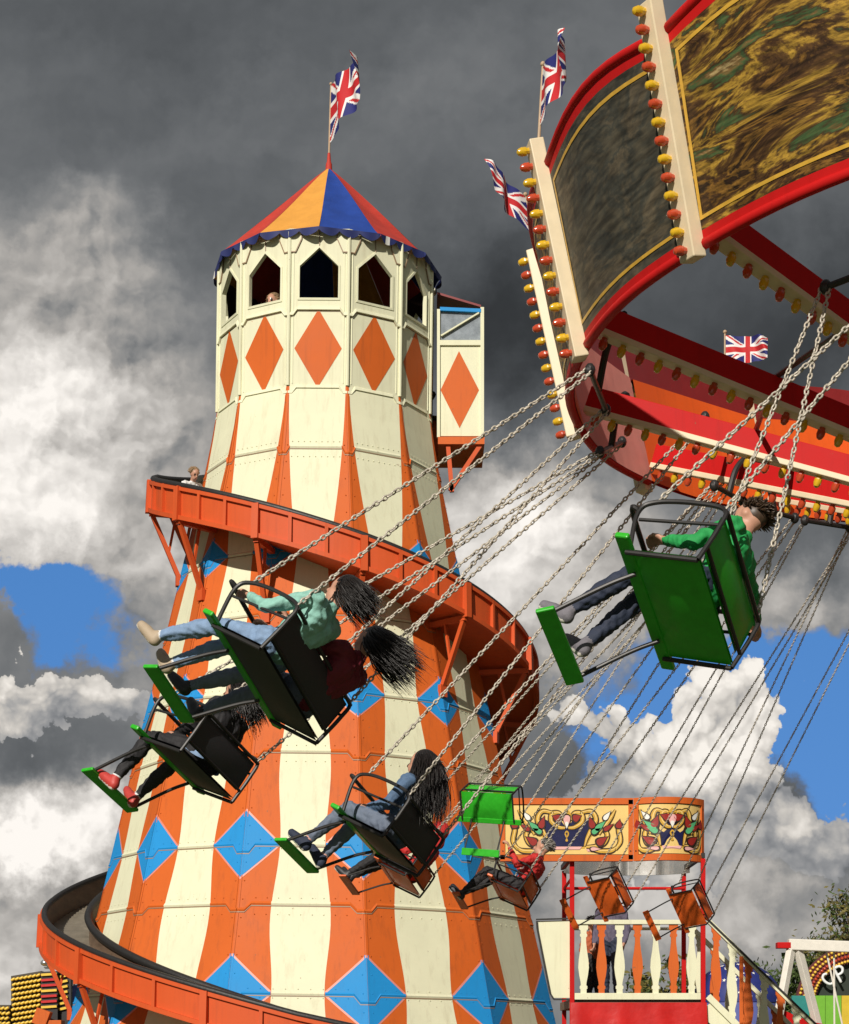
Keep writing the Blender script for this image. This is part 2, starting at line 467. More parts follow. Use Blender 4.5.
# ================================================================== helter skelter
TX, TY, LEAN = -1.572, 27.0, 0.0139
tower = thing('helter_skelter', 'tall orange and cream striped helter skelter tower with conical canvas roof', 'helter skelter',
              Matrix.Translation((TX, TY, 0)) @ Matrix.Rotation(LEAN, 4, 'Y'))
NP, V0 = 12, 14.0
ZR = [0, 1.0, 2.02, 3.42, 4.76, 5.79, 7.34, 8.71, 9.6, 10.23, 10.62, 12.9]
RR = [4.18, 3.78, 3.49, 3.14, 2.84, 2.62, 2.25, 1.94, 1.74, 1.62, 1.56, 1.555]
def TR(z): return float(np.interp(z, ZR, RR))
def tp(th, r, z): return Vector((r * math.sin(R(th)), -r * math.cos(R(th)), z))
def panel_pt(k, u, z, off=0.0, r=None):
    """point on flat panel k (u from 0 to 1 across), pushed off outwards"""
    r = TR(z) if r is None else r
    a = V0 + 30 * k
    p = lerp(tp(a, r, z), tp(a + 30, r, z), u)
    n = tp(a + 15, 1, 0)
    return p + n * off
ROWS = [2.31, 4.24, 6.29, 8.26]           # diamond rows
HALF = [(.46, .56), (.43, .475), (.32, .38), (.255, .30)]
HALFH = [.475, .435, .325, .26]
SEAMS = [2.31, 3.38, 4.24, 5.40, 6.29, 7.29, 8.26, 9.65]
def frac(z):
    """share of a panel that is orange"""
    if z > 8.26:
        t = (10.6 - z) / (10.6 - 8.26); return .06 + .52 * max(0, t) ** 1.35
    ph = np.interp(z, [0.3, 2.31, 4.24, 6.29, 8.26], [-1, 0, 1, 2, 3])
    return .575 + .045 * math.cos(2 * PI * ph)
mb = MB()
zs = sorted(set(list(np.round(np.linspace(0, 10.6, 84), 3)) + ROWS + SEAMS))
for k in range(NP):
    for z0, z1 in zip(zs[:-1], zs[1:]):
        f0, f1 = frac(z0) / 2, frac(z1) / 2
        for (ua, ub, va, vb, mi) in ((0, f0, 0, f1, 1), (f0, 1 - f0, f1, 1 - f1, 0), (1 - f0, 1, 1 - f1, 1, 1)):
            mb.quad(panel_pt(k, ua, z0), panel_pt(k, ub, z0), panel_pt(k, vb, z1), panel_pt(k, va, z1), mi)
# diamonds folded over each corner, with a pink line round them
for i, zc in enumerate(ROWS):
    for k in range(NP):
        for (gw, off, mi) in ((1.07, .003, 3), (1.0, .006, 2)):
            hh = HALFH[i] * gw
            NS = 14
            for s_ in range(NS):
                za, zb = zc - hh + 2 * hh * s_ / NS, zc - hh + 2 * hh * (s_ + 1) / NS
                def wid(z):
                    base = 2 * TR(z) * math.sin(R(15))
                    hw = .305 * gw * base * (1 - abs(z - zc) / hh)
                    return hw / base
                wa, wb = wid(za), wid(zb)
                # right of corner k -> panel k, u=0..w ; left of corner -> panel k-1, u=1-w..1
                mb.quad(panel_pt(k, 0, za, off), panel_pt(k, wa, za, off), panel_pt(k, wb, zb, off), panel_pt(k, 0, zb, off), mi)
                mb.quad(panel_pt(k - 1, 1 - wa, za, off), panel_pt(k - 1, 1, za, off), panel_pt(k - 1, 1, zb, off), panel_pt(k - 1, 1 - wb, zb, off), mi)
# sheet joints: thin raised laps with a jog beside every corner
for si, zc in enumerate(SEAMS):
    isd = zc in ROWS
    hgt = .028
    for k in range(NP):
        pts = [(0.0, -.0), (.06, -.0), (.11, .085), (.89, .085), (.94, -.0), (1.0, -.0)] if not isd else [(0, -.10), (.055, -.10), (.10, 0.0), (.90, 0.0), (.945, -.10), (1.0, -.10)]
        for (ua, da), (ub, db) in zip(pts[:-1], pts[1:]):
            # split where colour changes
            cuts = [ua] + [c for c in sorted((frac(zc) / 2, 1 - frac(zc) / 2, .305, .695)) if ua < c < ub] + [ub]
            for a, b in zip(cuts[:-1], cuts[1:]):
                t0, t1 = (a - ua) / (ub - ua), (b - ua) / (ub - ua)
                z0, z1 = zc + lerp(da, db, t0), zc + lerp(da, db, t1)
                mid = (a + b) / 2; edge = min(mid, 1 - mid)
                mi = 2 if (isd and edge < .30) else (1 if edge < frac(zc) / 2 else 0)
                o = .016
                A = [panel_pt(k, a, z0 - hgt, 0), panel_pt(k, b, z1 - hgt, 0), panel_pt(k, b, z1, o), panel_pt(k, a, z0, o), panel_pt(k, a, z0 + hgt, 0), panel_pt(k, b, z1 + hgt, 0)]
                mb.add(A, [(0, 1, 2, 3), (3, 2, 5, 4)], mi)
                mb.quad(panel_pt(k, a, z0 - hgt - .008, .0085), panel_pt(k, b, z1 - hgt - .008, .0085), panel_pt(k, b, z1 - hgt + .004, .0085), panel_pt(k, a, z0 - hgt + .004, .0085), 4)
# upright corner laps
for k in range(NP):
    zz = [z for z in zs if z <= 10.5]
    for z0, z1 in zip(zz[:-1], zz[1:]):
        zm = (z0 + z1) / 2
        ind = any(abs(zm - zc) < hh * .96 for zc, hh in zip(ROWS, HALFH))
        w = .028 / (2 * TR(zm) * math.sin(R(15)))
        for (kk, ua, ub) in ((k, w * .6, w), (k - 1, 1 - w, 1 - w * .6)):
            mb.quad(panel_pt(kk, ua, z0, .0075), panel_pt(kk, ub, z0, .0075), panel_pt(kk, ub, z1, .0075), panel_pt(kk, ua, z1, .0075), 2 if ind else (1))
# bolt heads along the sheet joints and corner laps
def bolt(k, u, z, mi):
    w = .010 / (2 * TR(z) * math.sin(R(15)))
    c = panel_pt(k, u, z, .0145)
    q = [panel_pt(k, u - w, z, .0085), panel_pt(k, u, z - .010, .0085), panel_pt(k, u + w, z, .0085), panel_pt(k, u, z + .010, .0085)]
    mb.add(q + [c], [(0, 1, 4), (1, 2, 4), (2, 3, 4), (3, 0, 4)], mi)
for k in range(NP):
    for zc in SEAMS:
        for q in range(9):
            u = .14 + .72 * q / 8; e = min(u, 1 - u)
            for dz in (-.055, .16 if zc not in ROWS else .06):
                bolt(k, u, zc + dz, (2 if e < .27 else 0) if zc in ROWS else (1 if e < frac(zc) / 2 - .02 else 0))
    for z in np.arange(.4, 10.4, .24):
        ind = any(abs(z - zc) < hh * .9 for zc, hh in zip(ROWS, HALFH))
        w = .060 / (2 * TR(z) * math.sin(R(15)))
        if frac(z) / 2 > w * 1.3: bolt(k, w, z, 2 if ind else 1); bolt(k - 1, 1 - w, z, 2 if ind else 1)
wall = mb.build('tower_wall', [CREAM, ORANGE, BLUE, PINKL, SEAM], tower)

# ---- turret
mb = MB()
ZB, ZS, ZT = 10.58, 11.66, 12.74
w0, w1, w2 = 11.80, 12.23, 12.48          # window sill, shoulder, point
hw = .262 / .805
def turret_panel(k, off, mi, rev=False):
    q = lambda u, z: panel_pt(k, u, z, off, 1.555)
    L, Rr = .5 - hw, .5 + hw
    vs = [q(0, ZB), q(1, ZB), q(1, ZT), q(.5, ZT), q(0, ZT), q(L, w0), q(Rr, w0), q(Rr, w1), q(.5, w2), q(L, w1)]
    mb.add(vs, [(0, 1, 6, 5), (1, 2, 7, 6), (2, 3, 8, 7), (3, 4, 9, 8), (4, 0, 5, 9)], mi)
for k in range(NP):
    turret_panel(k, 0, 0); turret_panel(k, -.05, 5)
    L, Rr = .5 - hw, .5 + hw
    ring = [(L, w0), (Rr, w0), (Rr, w1), (.5, w2), (L, w1)]
    for (u0, z0), (u1, z1) in zip(ring, ring[1:] + ring[:1]):
        mb.quad(panel_pt(k, u0, z0, 0, 1.555), panel_pt(k, u1, z1, 0, 1.555), panel_pt(k, u1, z1, -.05, 1.555), panel_pt(k, u0, z0, -.05, 1.555), 0)
    # raised window surround
    for (u0, z0), (u1, z1) in zip(ring, ring[1:] + ring[:1]):
        def ex(u, z, e):
            c = Vector((.5, 12.1)); d = Vector((u, z)) - c
            return (c.x + d.x * (1 + e), c.y + d.y * (1 + e))
        (a0, b0), (a1, b1) = ex(u0, z0, .10), ex(u1, z1, .10)
        mb.hexa([panel_pt(k, u0, z0, .001, 1.555), panel_pt(k, u1, z1, .001, 1.555), panel_pt(k, a1, b1, .001, 1.555), panel_pt(k, a0, b0, .001, 1.555),
                 panel_pt(k, u0, z0, .014, 1.555), panel_pt(k, u1, z1, .014, 1.555), panel_pt(k, a1, b1, .010, 1.555), panel_pt(k, a0, b0, .010, 1.555)], 0)
    # orange diamond
    q = lambda u, z, o: panel_pt(k, u, z, o, 1.555)
    zc, hh, hww = 11.115, .535, .40
    mb.quad(q(.5, zc - hh, .004), q(.5 + hww, zc, .004), q(.5, zc + hh, .004), q(.5 - hww, zc, .004), 1)
    # sill and bottom ledges, jogged at the corners
    for zl, s_ in ((ZS, 1), (ZB + .02, 1)):
        pts = [(0, -.075), (.07, -.075), (.14, .0), (.86, .0), (.93, -.075), (1, -.075)]
        for (ua, da), (ub, db) in zip(pts[:-1], pts[1:]):
            za, zb = zl + da, zl + db
            mb.hexa([q(ua, za - .03, .001), q(ub, zb - .03, .001), q(ub, zb + .025, .001), q(ua, za + .025, .001),
                     q(ua, za - .025, .03), q(ub, zb - .025, .03), q(ub, zb + .012, .018), q(ua, za + .012, .018)], 0)
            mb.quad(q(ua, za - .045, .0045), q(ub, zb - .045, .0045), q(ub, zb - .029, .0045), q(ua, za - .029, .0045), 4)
    # chamfer plates under the eaves
    for (uu) in (0, 1):
        s_ = 1 if uu == 0 else -1
        mb.add([q(uu, 12.42, .012), q(uu + s_ * .10, 12.42, .012), q(uu + s_ * .20, 12.60, .012), q(uu + s_ * .20, 12.72, .012), q(uu, 12.72, .012)], [(0, 1, 2, 3, 4)], 0)
        for (ua, za), (ub, zb) in (((.0, 12.42), (.10, 12.42)), ((.10, 12.42), (.20, 12.60)), ((.20, 12.60), (.20, 12.72))):
            mb.beam(q(uu + s_ * ua, za, .012), q(uu + s_ * ub, zb, .012), .014, .014, 4)
    mb.beam(q(.5, w2 + .02, .006), q(.5, 12.70, .006), .012, .012, 4)
    # corner post
    mb.tube([panel_pt(k, 0, ZB + .03, .0, 1.56), panel_pt(k, 0, ZT - .02, .0, 1.56)], .026, 8, 0)
    mb.beam(q(.072, ZB + .06, .0), q(.072, 12.42, .0), .014, .014, 0); mb.beam(q(.928, ZB + .06, .0), q(.928, 12.42, .0), .014, .014, 0)
# floor and lining of the lookout
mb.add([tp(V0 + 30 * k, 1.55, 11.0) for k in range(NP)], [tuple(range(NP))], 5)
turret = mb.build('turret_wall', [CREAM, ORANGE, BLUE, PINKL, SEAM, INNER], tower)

# ---- roof
mb = MB()
ZE, ZA = 12.70, 14.26
for k in range(NP):
    # canvas seams lie over the panel middles
    for j in range(10):
        t0, t1 = j / 10, (j + 1) / 10
        for h in range(4):
            u0, u1 = h / 4, (h + 1) / 4
            def rp(u, t):
                r = 1.612 * (1 - t) ** .94 + .02
                a = V0 - 15 + 30 * k
                p = lerp(tp(a, r, 0), tp(a + 30, r, 0), u)
                sag = .05 * math.sin(PI * u) * math.sin(PI * min(1, t * 1.1)) + .02 * math.sin(7 * u + 5 * t + k)* (1-t)
                z = ZE + (ZA - ZE) * (t ** 1.06) - sag
                return Vector((p.x, p.y, z))
            mb.quad(rp(u0, t0), rp(u1, t0), rp(u1, t1), rp(u0, t1), (k + 2) % 3)
# colours: index chosen so that yellow, blue, red run left to right across the front
roof = mb.build('roof', [CANR, CANY, CANB], tower, smooth='auto')
mb = MB()
for k in range(NP):
    a = V0 - 15 + 30 * k; N = 24
    for i in range(N):
        u0, u1 = i / N, (i + 1) / N
        def vp(u, top):
            p = lerp(tp(a, 1.642, 0), tp(a + 30, 1.642, 0), u)
            d = .022 + .072 * abs(math.sin(PI * u * 3)) ** .7
            fl = 1 + (.012 * math.sin(u * 19 + k * 2) if not top else 0)
            return Vector((p.x * fl, p.y * fl, ZE + .015 if top else ZE - d))
        lite = (k % 4 == 1 and 2 <= i <= 9) or (k % 5 == 3 and 10 <= i <= 15)
        mb.quad(vp(u0, 0), vp(u1, 0), vp(u1, 1), vp(u0, 1), 1 if (i % 8 in (3, 4) and lite) else 0)
mb.build('valance', [VALB, WHITE], roof, smooth='auto')
mb = MB()
mb.tube([(0, 0, ZA - .06), (0, 0, ZA + .06), (0, 0, ZA + .10), (0, 0, ZA + .22)], [.05, .045, .03, .02], 12, 0)
mb.build('finial', [CANR], roof, smooth='auto')

# ---- slide
TH = [-250, -180, -90, 0, 90, 180, 270, 360, 430]
ZRIM = [11.25, 10.75, 9.78, 8.47, 7.16, 5.50, 3.70, 2.02, .95]
ROUT = [2.30, 2.34, 2.42, 2.70, 3.08, 3.46, 3.82, 4.22, 4.50]
def zrim(t): return float(np.interp(t, TH, ZRIM))
def rout(t): return float(np.interp(t, TH, ROUT))
ths = np.arange(-250, 430.1, 2.0)
WH, FD = .44, .34
outer, inner, floor_, pad, padin, flang = MB(), MB(), MB(), MB(), MB(), MB()
for t0, t1 in zip(ths[:-1], ths[1:]):
    z0, z1, r0, r1 = zrim(t0), zrim(t1), rout(t0), rout(t1)
    c = []
    for (t, z, r) in ((t0, z0, r0), (t1, z1, r1)):
        c.append([tp(t, r, z), tp(t, r + .0, z - WH), tp(t, r - .035, z - WH), tp(t, r - .035, z)])
    a, b = c
    outer.quad(a[0], b[0], b[1], a[1], 0); outer.quad(a[3], b[3], b[2], a[2], 1); outer.quad(a[0], b[0], b[3], a[3], 0); outer.quad(a[1], b[1], b[2], a[2], 0)
    for zz, hh, pr in ((-.035, .05, .04), (-WH + .02, .06, .05)):
        p = []
        for (t, z, r) in ((t0, z0, r0), (t1, z1, r1)):
            p.append([tp(t, r + .001, z + zz - hh / 2), tp(t, r + pr, z + zz - hh / 2), tp(t, r + pr, z + zz + hh / 2), tp(t, r + .001, z + zz + hh / 2)])
        for i in range(4): outer.quad(p[0][i], p[1][i], p[1][(i + 1) % 4], p[0][(i + 1) % 4], 0)
    ri0, ri1 = TR(z0 - .2) * 1.0 + .06, TR(z1 - .2) + .06
    inner.quad(tp(t0, ri0, z0 - .02), tp(t1, ri1, z1 - .02), tp(t1, ri1, z1 - FD), tp(t0, ri0, z0 - FD), 0)
    # corrugated (roller) floor: alternate strips
    for h in range(2):
        ta, tb = lerp(t0, t1, h / 2), lerp(t0, t1, (h + 1) / 2)
        za, zb = zrim(ta) - FD, zrim(tb) - FD
        ra, rb = rout(ta) - .03, rout(tb) - .03; ia, ib = TR(za + .2) + .05, TR(zb + .2) + .05
        d = .018 if h else 0
        floor_.quad(tp(ta, ia, za + .018 - d), tp(tb, ib, zb + d), tp(tb, rb, zb + d), tp(ta, ra, za + .018 - d), 0)
    floor_.quad(tp(t0, ri0 - .1, z0 - FD - .06), tp(t1, ri1 - .1, z1 - FD - .06), tp(t1, r1 - .036, z1 - FD - .06), tp(t0, r0 - .036, z0 - FD - .06), 1)
for t in np.arange(-246, 430, 10.0):
    big = abs((t - 14) % 30) < .1
    w = .045 if big else .022; pr = .085 if big else .05
    z, r = zrim(t), rout(t); zz = WH + (.03 if big else 0)
    dt = math.degrees(w / r)
    lean_ = (zrim(t + 1) - zrim(t)) / (r * R(1)) * .0
    outer.hexa([tp(t - dt, r - .002, z - zz), tp(t + dt, r - .002, z - zz), tp(t + dt, r + pr, z - zz), tp(t - dt, r + pr, z - zz),
                tp(t - dt, r - .002, z - .012), tp(t + dt, r - .002, z - .012), tp(t + dt, r + pr * .8, z - .012), tp(t - dt, r + pr * .8, z - .012)], 0)
slide = outer.build('slide', [SLIDEO, BROWN], tower)
inner.build('inner_wall', [BROWN], slide)
floor_.build('chute_floor', [METALB, SLIDEO], slide)
pts = [tp(t, rout(t) - .02, zrim(t) + .012) for t in ths]; MB().tube(pts, .042, 8, 0).build('rim_padding', [BLACKP], slide, smooth=True)
pts = [tp(t, TR(zrim(t) - .2) + .075, zrim(t) - .01) for t in ths]; MB().tube(pts, .055, 8, 0).build('rim_padding', [BLACKP], slide, smooth=True)
for t in np.arange(-226, 400, 30.0):
    z, r = zrim(t) - WH, rout(t); zl = z - .95
    if zl < .4: zl = .4
    b = MB()
    b.beam(tp(t, r + .03, z - .035), tp(t, TR(z) - .02, z - .035), .07, .07, 0)
    b.beam(tp(t, r - .02, z - .07), tp(t, TR(zl) - .01, zl), .06, .06, 0)
    b.beam(tp(t, TR(z) + .28, z - .07), tp(t, lerp(r, TR(zl), .62), lerp(z, zl, .60)), .035, .035, 0)
    b.box(tp(t, TR(zl) + .02, zl), (.12, .06, .16), 0, Matrix.Rotation(R(t), 3, 'Z'))
    b.build('bracket', [SLIDEO], slide)

# ---- booth at the head of the slide
bt = Matrix.Rotation(R(0), 3, 'Z')
def bp(px, py, Y):
    p = at(px, py, Y); q = WM[tower.name].inverted() @ p; return q
mb = MB()
YB_, YK = 26.7, 27.75
def boothbox(x0, y0, x1, y1, Ya, Yb, mi):
    mb.hexa([bp(x0, y1, Ya), bp(x1, y1, Ya), bp(x1, y1, Ya) + Vector((0, Yb - Ya, 0)), bp(x0, y1, Ya) + Vector((0, Yb - Ya, 0)),
             bp(x0, y0, Ya), bp(x1, y0, Ya), bp(x1, y0, Ya) + Vector((0, Yb - Ya, 0)), bp(x0, y0, Ya) + Vector((0, Yb - Ya, 0))], mi)
boothbox(440, 344, 480.5, 436, YB_ + .03, YK, 0)                        # lower panel block
boothbox(480.5, 307, 484, 437, YB_, YB_ + .09, 0)                       # corner post
boothbox(480.5, 307, 484, 437, YK - .09, YK + .01, 0)
boothbox(437, 309, 440, 437, YB_, YB_ + .09, 0)
boothbox(440, 340, 480.5, 345, YB_ - .0, YB_ + .05, 0)
boothbox(438, 436.8, 484.5, 444, YB_ - .02, YK + .03, 1)
p = [bp(459, 351, YB_ + .026), bp(479, 390, YB_ + .026), bp(459.5, 428, YB_ + .026), bp(440.5, 390, YB_ + .026)]
mb.quad(*p, 1)
booth = mb.build('booth', [CREAM, ORANGE], tower)
mb = MB(); boothbox(440, 310, 480.5, 340, YB_ + .04, YB_ + .05, 0); mb.beam(bp(441, 336, YB_ + .015), bp(479, 313, YB_ + .015), .04, .02, 1); mb.beam(bp(440, 309.2, YB_ + .015), bp(481, 311, YB_ + .015), .045, .05, 2)
mb.build('window', [GLASS, CREAM, BLUE], booth)
mb = MB(); a_, b_ = bp(437, 294, YB_), bp(481, 307, YB_); dy = Vector((0, 1.15, 0)); u_ = Vector((0, 0, .03))
mb.hexa([a_, b_, b_ + dy, a_ + dy, a_ + u_, b_ + u_, b_ + dy + u_, a_ + dy + u_], 0)
mb.build('roof', [DARKRED], booth)
for a_, b_ in ((bp(482, 443, YB_ + .05), bp(450, 491, YB_ + .05)), (bp(448, 446, YB_ + .05), bp(452, 492, YB_ + .05)), (bp(482, 443, YK - .2), bp(450, 491, YK - .2))):
    mb = MB(); mb.beam(a_, b_, .06, .06, 0); mb.build('brace', [SLIDEO], booth)

# ================================================================== flags
def union(u, v):
    """colour index of a union flag at u (0..1 along the fly), v (0..1 up the hoist)"""
    x, y = (u - .5) * 60, (v - .5) * 30
    if abs(y) < 3 or abs(x) < 3: return 0
    if abs(y) < 5 or abs(x) < 5: return 1
    d1 = (y - x / 2) * math.cos(math.atan(.5)); d2 = (y + x / 2) * math.cos(math.atan(.5))
    s_ = 1 if (x * 1 > 0) else -1
    if abs(d1) < 3: return 0 if (0 < d1 * s_ * -1 < 2) else 1
    if abs(d2) < 3: return 0 if (0 < d2 * s_ * -1 < 2) else 1
    return 2
def flag(label, base, top, hoist, fly, direction, waves, pole_r=.014, seed=0):
    base, top = Vector(base), Vector(top)
    t = thing('flag', label, 'flag', Matrix.Translation(base), 'union flags on the rides')
    pm = MB(); pm.tube([base, lerp(base, top, .5), top], [pole_r, pole_r * .9, pole_r * .7], 8); pm.ellipsoid(top, (pole_r * 1.6,) * 3, 8, 6)
    pm.build('pole', [POLEM], t, smooth='auto', world=True)
    ax = (top - base).normalized(); d = Vector(direction).normalized(); side = ax.cross(d).normalized()
    m = MB(); NU, NV = 72, 40
    def fp(u, v):
        h0 = top - ax * (.03 + hoist * (1 - v))
        bil = waves * (u ** .8) * (math.sin(u * 8.0 + v * 1.5 + seed) + .45 * math.sin(u * 17 + v * 4.1 + seed * 2))
        lift = .10 * waves * math.sin(u * 6 + seed * 1.3)
        fold = 1 - .22 * u
        p = h0 + d * fly * u * (1 - .12 * u) + side * bil + ax * (lift - (v - .5) * hoist * (1 - fold))
        return p
    for i in range(NU):
        for j in range(NV):
            u0, u1, v0, v1 = i / NU, (i + 1) / NU, j / NV, (j + 1) / NV
            m.quad(fp(u0, v0), fp(u1, v0), fp(u1, v1), fp(u0, v1), union((u0 + u1) / 2, (v0 + v1) / 2))
    m.build('cloth', [UR, UW, UB], t, smooth=True, world=True)
    return t
apex = WM[tower.name] @ Vector((0, 0, ZA + .15))
flag('union flag flying above the canvas roof of the striped tower', apex, at(331, 84, apex.y + .02), .84, 1.15, (.46, -1.0, .10), .10, .016, 1.0)

# ================================================================== people
SKIN = mat('skin', (.52, .27, .18), .5, var=.06)
def cloth(name, c, var=.18): return mat(name, c, .75, var=var, vscale=18, bump=.3, bscale=30)
def person(label, root_parent_M, J, cols, voxel=.011, hair=None, hats=None, group=None):
    """J: joints in local metres; one continuous remeshed body; cols: region -> material"""
    t = thing('person', label, 'person', root_parent_M, group)
    m = MB(); segs = []
    def cap(a, b, ra, rb, reg):
        a, b = Vector(a), Vector(b); m.capsule(a, b, ra, rb, 12); segs.append((a, b, ra, rb, reg))
    def ell(c, rad, reg, M=None):
        c = Vector(c); m.ellipsoid(c, rad, 16, 12, 0, M); segs.append((c, c + Vector((0, 0, 1e-4)), min(rad), min(rad), reg))
    pel, che, nek, hd = (Vector(J[k]) for k in ('pelvis', 'chest', 'neck', 'head'))
    side = (Vector(J['sR']) - Vector(J['sL'])).normalized()
    up = (nek - pel).normalized(); fwd = up.cross(side).normalized()
    hup = (hd - nek).normalized(); hf = Vector(J.get('look', fwd)).normalized(); hf = (hf - hup * hf.dot(hup)).normalized(); hs = hf.cross(hup).normalized()
    HM = Matrix((hs, hf, hup)).transposed()
    # trunk
    cap(Vector(J['hL']), Vector(J['hR']), .105, .105, 'bottom')
    cap(pel + up * .02, lerp(pel, che, .5), .118, .112, 'top')
    cap(lerp(pel, che, .5) - side * .05, che - side * .06, .095, .105, 'top'); cap(lerp(pel, che, .5) + side * .05, che + side * .06, .095, .105, 'top')
    cap(Vector(J['sL']) + side * .02, Vector(J['sR']) - side * .02, .070, .070, 'top')
    cap(lerp(che, nek, .5), nek, .075, .056, 'top')
    cap(nek - up * .01, lerp(nek, hd, .6), .050, .050, 'skin')
    # head
    ell(hd + hup * .025, (.074, .094, .100), 'skin', HM)
    ell(hd + hf * .028 - hup * .045, (.056, .062, .062), 'skin', HM)
    cap(hd + hf * .088 + hup * .012, hd + hf * .108 - hup * .018, .009, .014, 'skin')
    for s_ in (-1, 1):
        ell(hd + hs * s_ * .076 + hup * .002, (.012, .022, .030), 'skin', HM)
        ell(hd + hs * s_ * .031 + hf * .084 + hup * .018, (.010, .007, .006), 'eye', HM)
    ell(hd + hf * .088 - hup * .052, (.024, .010, .008), 'lip', HM)
    # limbs
    for S_ in 'LR':
        h_, k_, a_, f_ = (Vector(J[c + S_]) for c in ('h', 'k', 'a', 't'))
        cap(h_, lerp(h_, k_, .5), .092, .078, 'bottom'); cap(lerp(h_, k_, .5), k_, .078, .060, 'bottom')
        sh = lerp(k_, a_, .32); cap(k_, sh, .058, .060, 'bottom'); cap(sh, lerp(k_, a_, .9), .060, .042, 'bottom'); cap(lerp(k_, a_, .88), a_, .037, .037, 'sock')
        fd = (f_ - a_).normalized(); sd_ = (a_ - k_).normalized()
        heel = a_ + sd_ * .045 - fd * .03
        cap(heel, a_ + sd_ * .05 + (f_ - a_) * .55, .042, .042, 'shoe'); cap(a_ + sd_ * .05 + (f_ - a_) * .5, f_ + sd_ * .055, .042, .032, 'shoe'); cap(a_ + sd_ * .01, heel, .042, .042, 'shoe')
        cap(heel + sd_ * .030 - fd * .005, f_ + sd_ * .078, .022, .018, 'sole')
        s2, e_, w_ = (Vector(J[c + S_]) for c in ('s', 'e', 'w'))
        cap(s2, e_, .056, .045, 'top'); cap(e_, lerp(e_, w_, .92), .045, .034, J.get('sleeve', 'top')); cap(lerp(e_, w_, .9), w_, .027, .026, 'skin')
        # hand: palm, four curled fingers, thumb
        hdv = (w_ - e_).normalized(); hx = Vector(J.get('palm', (1, 0, 0))); hx = (hx - hdv * hx.dot(hdv)).normalized(); hy = hdv.cross(hx)
        cap(w_ + hdv * .02 - hx * .018, w_ + hdv * .07 - hx * .022, .016, .016, 'skin'); cap(w_ + hdv * .02 + hx * .018, w_ + hdv * .07 + hx * .022, .016, .016, 'skin')
        for q, (off, ln) in enumerate(((-.033, .055), (-.011, .068), (.011, .072), (.033, .064))):
            b0 = w_ + hdv * .075 + hx * off; b1 = b0 + hdv * ln * .45 + hy * .014; b2 = b1 + hdv * ln * .12 + hy * ln * .45; b3 = b2 - hdv * ln * .25 + hy * ln * .12
            cap(b0, b1, .0095, .009, 'skin'); cap(b1, b2, .009, .0085, 'skin'); cap(b2, b3, .0085, .008, 'skin')
        b0 = w_ + hdv * .03 - hx * .03; b1 = b0 + hdv * .028 - hx * .022 + hy * .012; b2 = b1 + hdv * .022 + hx * .004 + hy * .022
        cap(b0, b1, .012, .0105, 'skin'); cap(b1, b2, .0105, .009, 'skin')
    tmp = m.build('tmp_body', [SKIN], None, clean=False)
    rm = tmp.modifiers.new('r', 'REMESH'); rm.mode = 'VOXEL'; rm.voxel_size = voxel
    sm = tmp.modifiers.new('s', 'SMOOTH'); sm.iterations = 3; sm.factor = .5
    dg = bpy.context.evaluated_depsgraph_get()
    me = bpy.data.meshes.new_from_object(tmp.evaluated_get(dg))
    bpy.data.objects.remove(tmp, do_unlink=True)
    # cloth folds
    regs = ['skin', 'top', 'bottom', 'shoe', 'sock', 'eye', 'lip', 'sole']
    me.materials.clear()
    for r_ in regs: me.materials.append(cols.get(r_, {'skin': SKIN, 'eye': mat('eye_brown', (.03, .02, .015), .2), 'lip': mat('lip', (.40, .13, .11), .4), 'sock': cols.get('bottom'), 'sole': mat('shoe_sole', (.70, .66, .58), .6)}.get(r_)) or SKIN)
    co = np.empty(len(me.vertices) * 3); me.vertices.foreach_get('co', co); co = co.reshape(-1, 3)
    nP = len(me.polygons); fc = np.empty(nP * 3); me.polygons.foreach_get('center', fc); fc = fc.reshape(-1, 3)
    best = np.full(nP, 1e9); bi = np.zeros(nP, int)
    for a, b, ra, rb, reg in segs:
        A = np.array(a); D = np.array(b) - A; L2 = max(D @ D, 1e-9)
        tt = np.clip(((fc - A) @ D) / L2, 0, 1)
        dist = np.linalg.norm(fc - A - tt[:, None] * D, axis=1) - (ra + (rb - ra) * tt)
        if reg in ('eye', 'lip'): dist = dist - .003
        s_ = dist < best; best[s_] = dist[s_]; bi[s_] = regs.index(reg)
    me.polygons.foreach_set('material_index', bi)
    me.polygons.foreach_set('use_smooth', [True] * nP)
    # creases in the clothes
    nV = len(me.vertices); nL = len(me.loops)
    lv = np.empty(nL, np.int32); me.loops.foreach_get('vertex_index', lv)
    lt = np.empty(nP, np.int32); me.polygons.foreach_get('loop_total', lt)
    lreg = np.repeat(bi, lt)
    clothed = np.zeros(nV, bool); clothed[lv[(lreg == 1) | (lreg == 2)]] = True
    nr = np.empty(nV * 3); me.vertices.foreach_get('normal', nr); nr = nr.reshape(-1, 3)
    x_, y_, z_ = co.T; ph_ = len(bpy.data.objects) * .7
    w1 = np.sin(31 * z_ + 9 * np.sin(11 * x_ + ph_) + 7 * np.sin(9 * y_)) * np.sin(17 * y_ + 6 * np.sin(13 * z_ + ph_) + 9 * x_)
    w2 = np.abs(np.sin(43 * y_ + 21 * z_ + 5 * np.sin(19 * x_ + ph_)) * np.sin(23 * x_ + 29 * z_ + 4 * np.sin(27 * y_)))
    amp = (.006 * w1 + .010 * (.3 - np.sqrt(w2) * .6)) * clothed
    me.vertices.foreach_set('co', (co + nr * amp[:, None]).ravel()); me.update()
    me.name = 'body'
    o = bpy.data.objects.new('body', me); COL.objects.link(o); o.parent = t
    if hair: hair(t, hd, HM, hup, hf, hs)
    return t

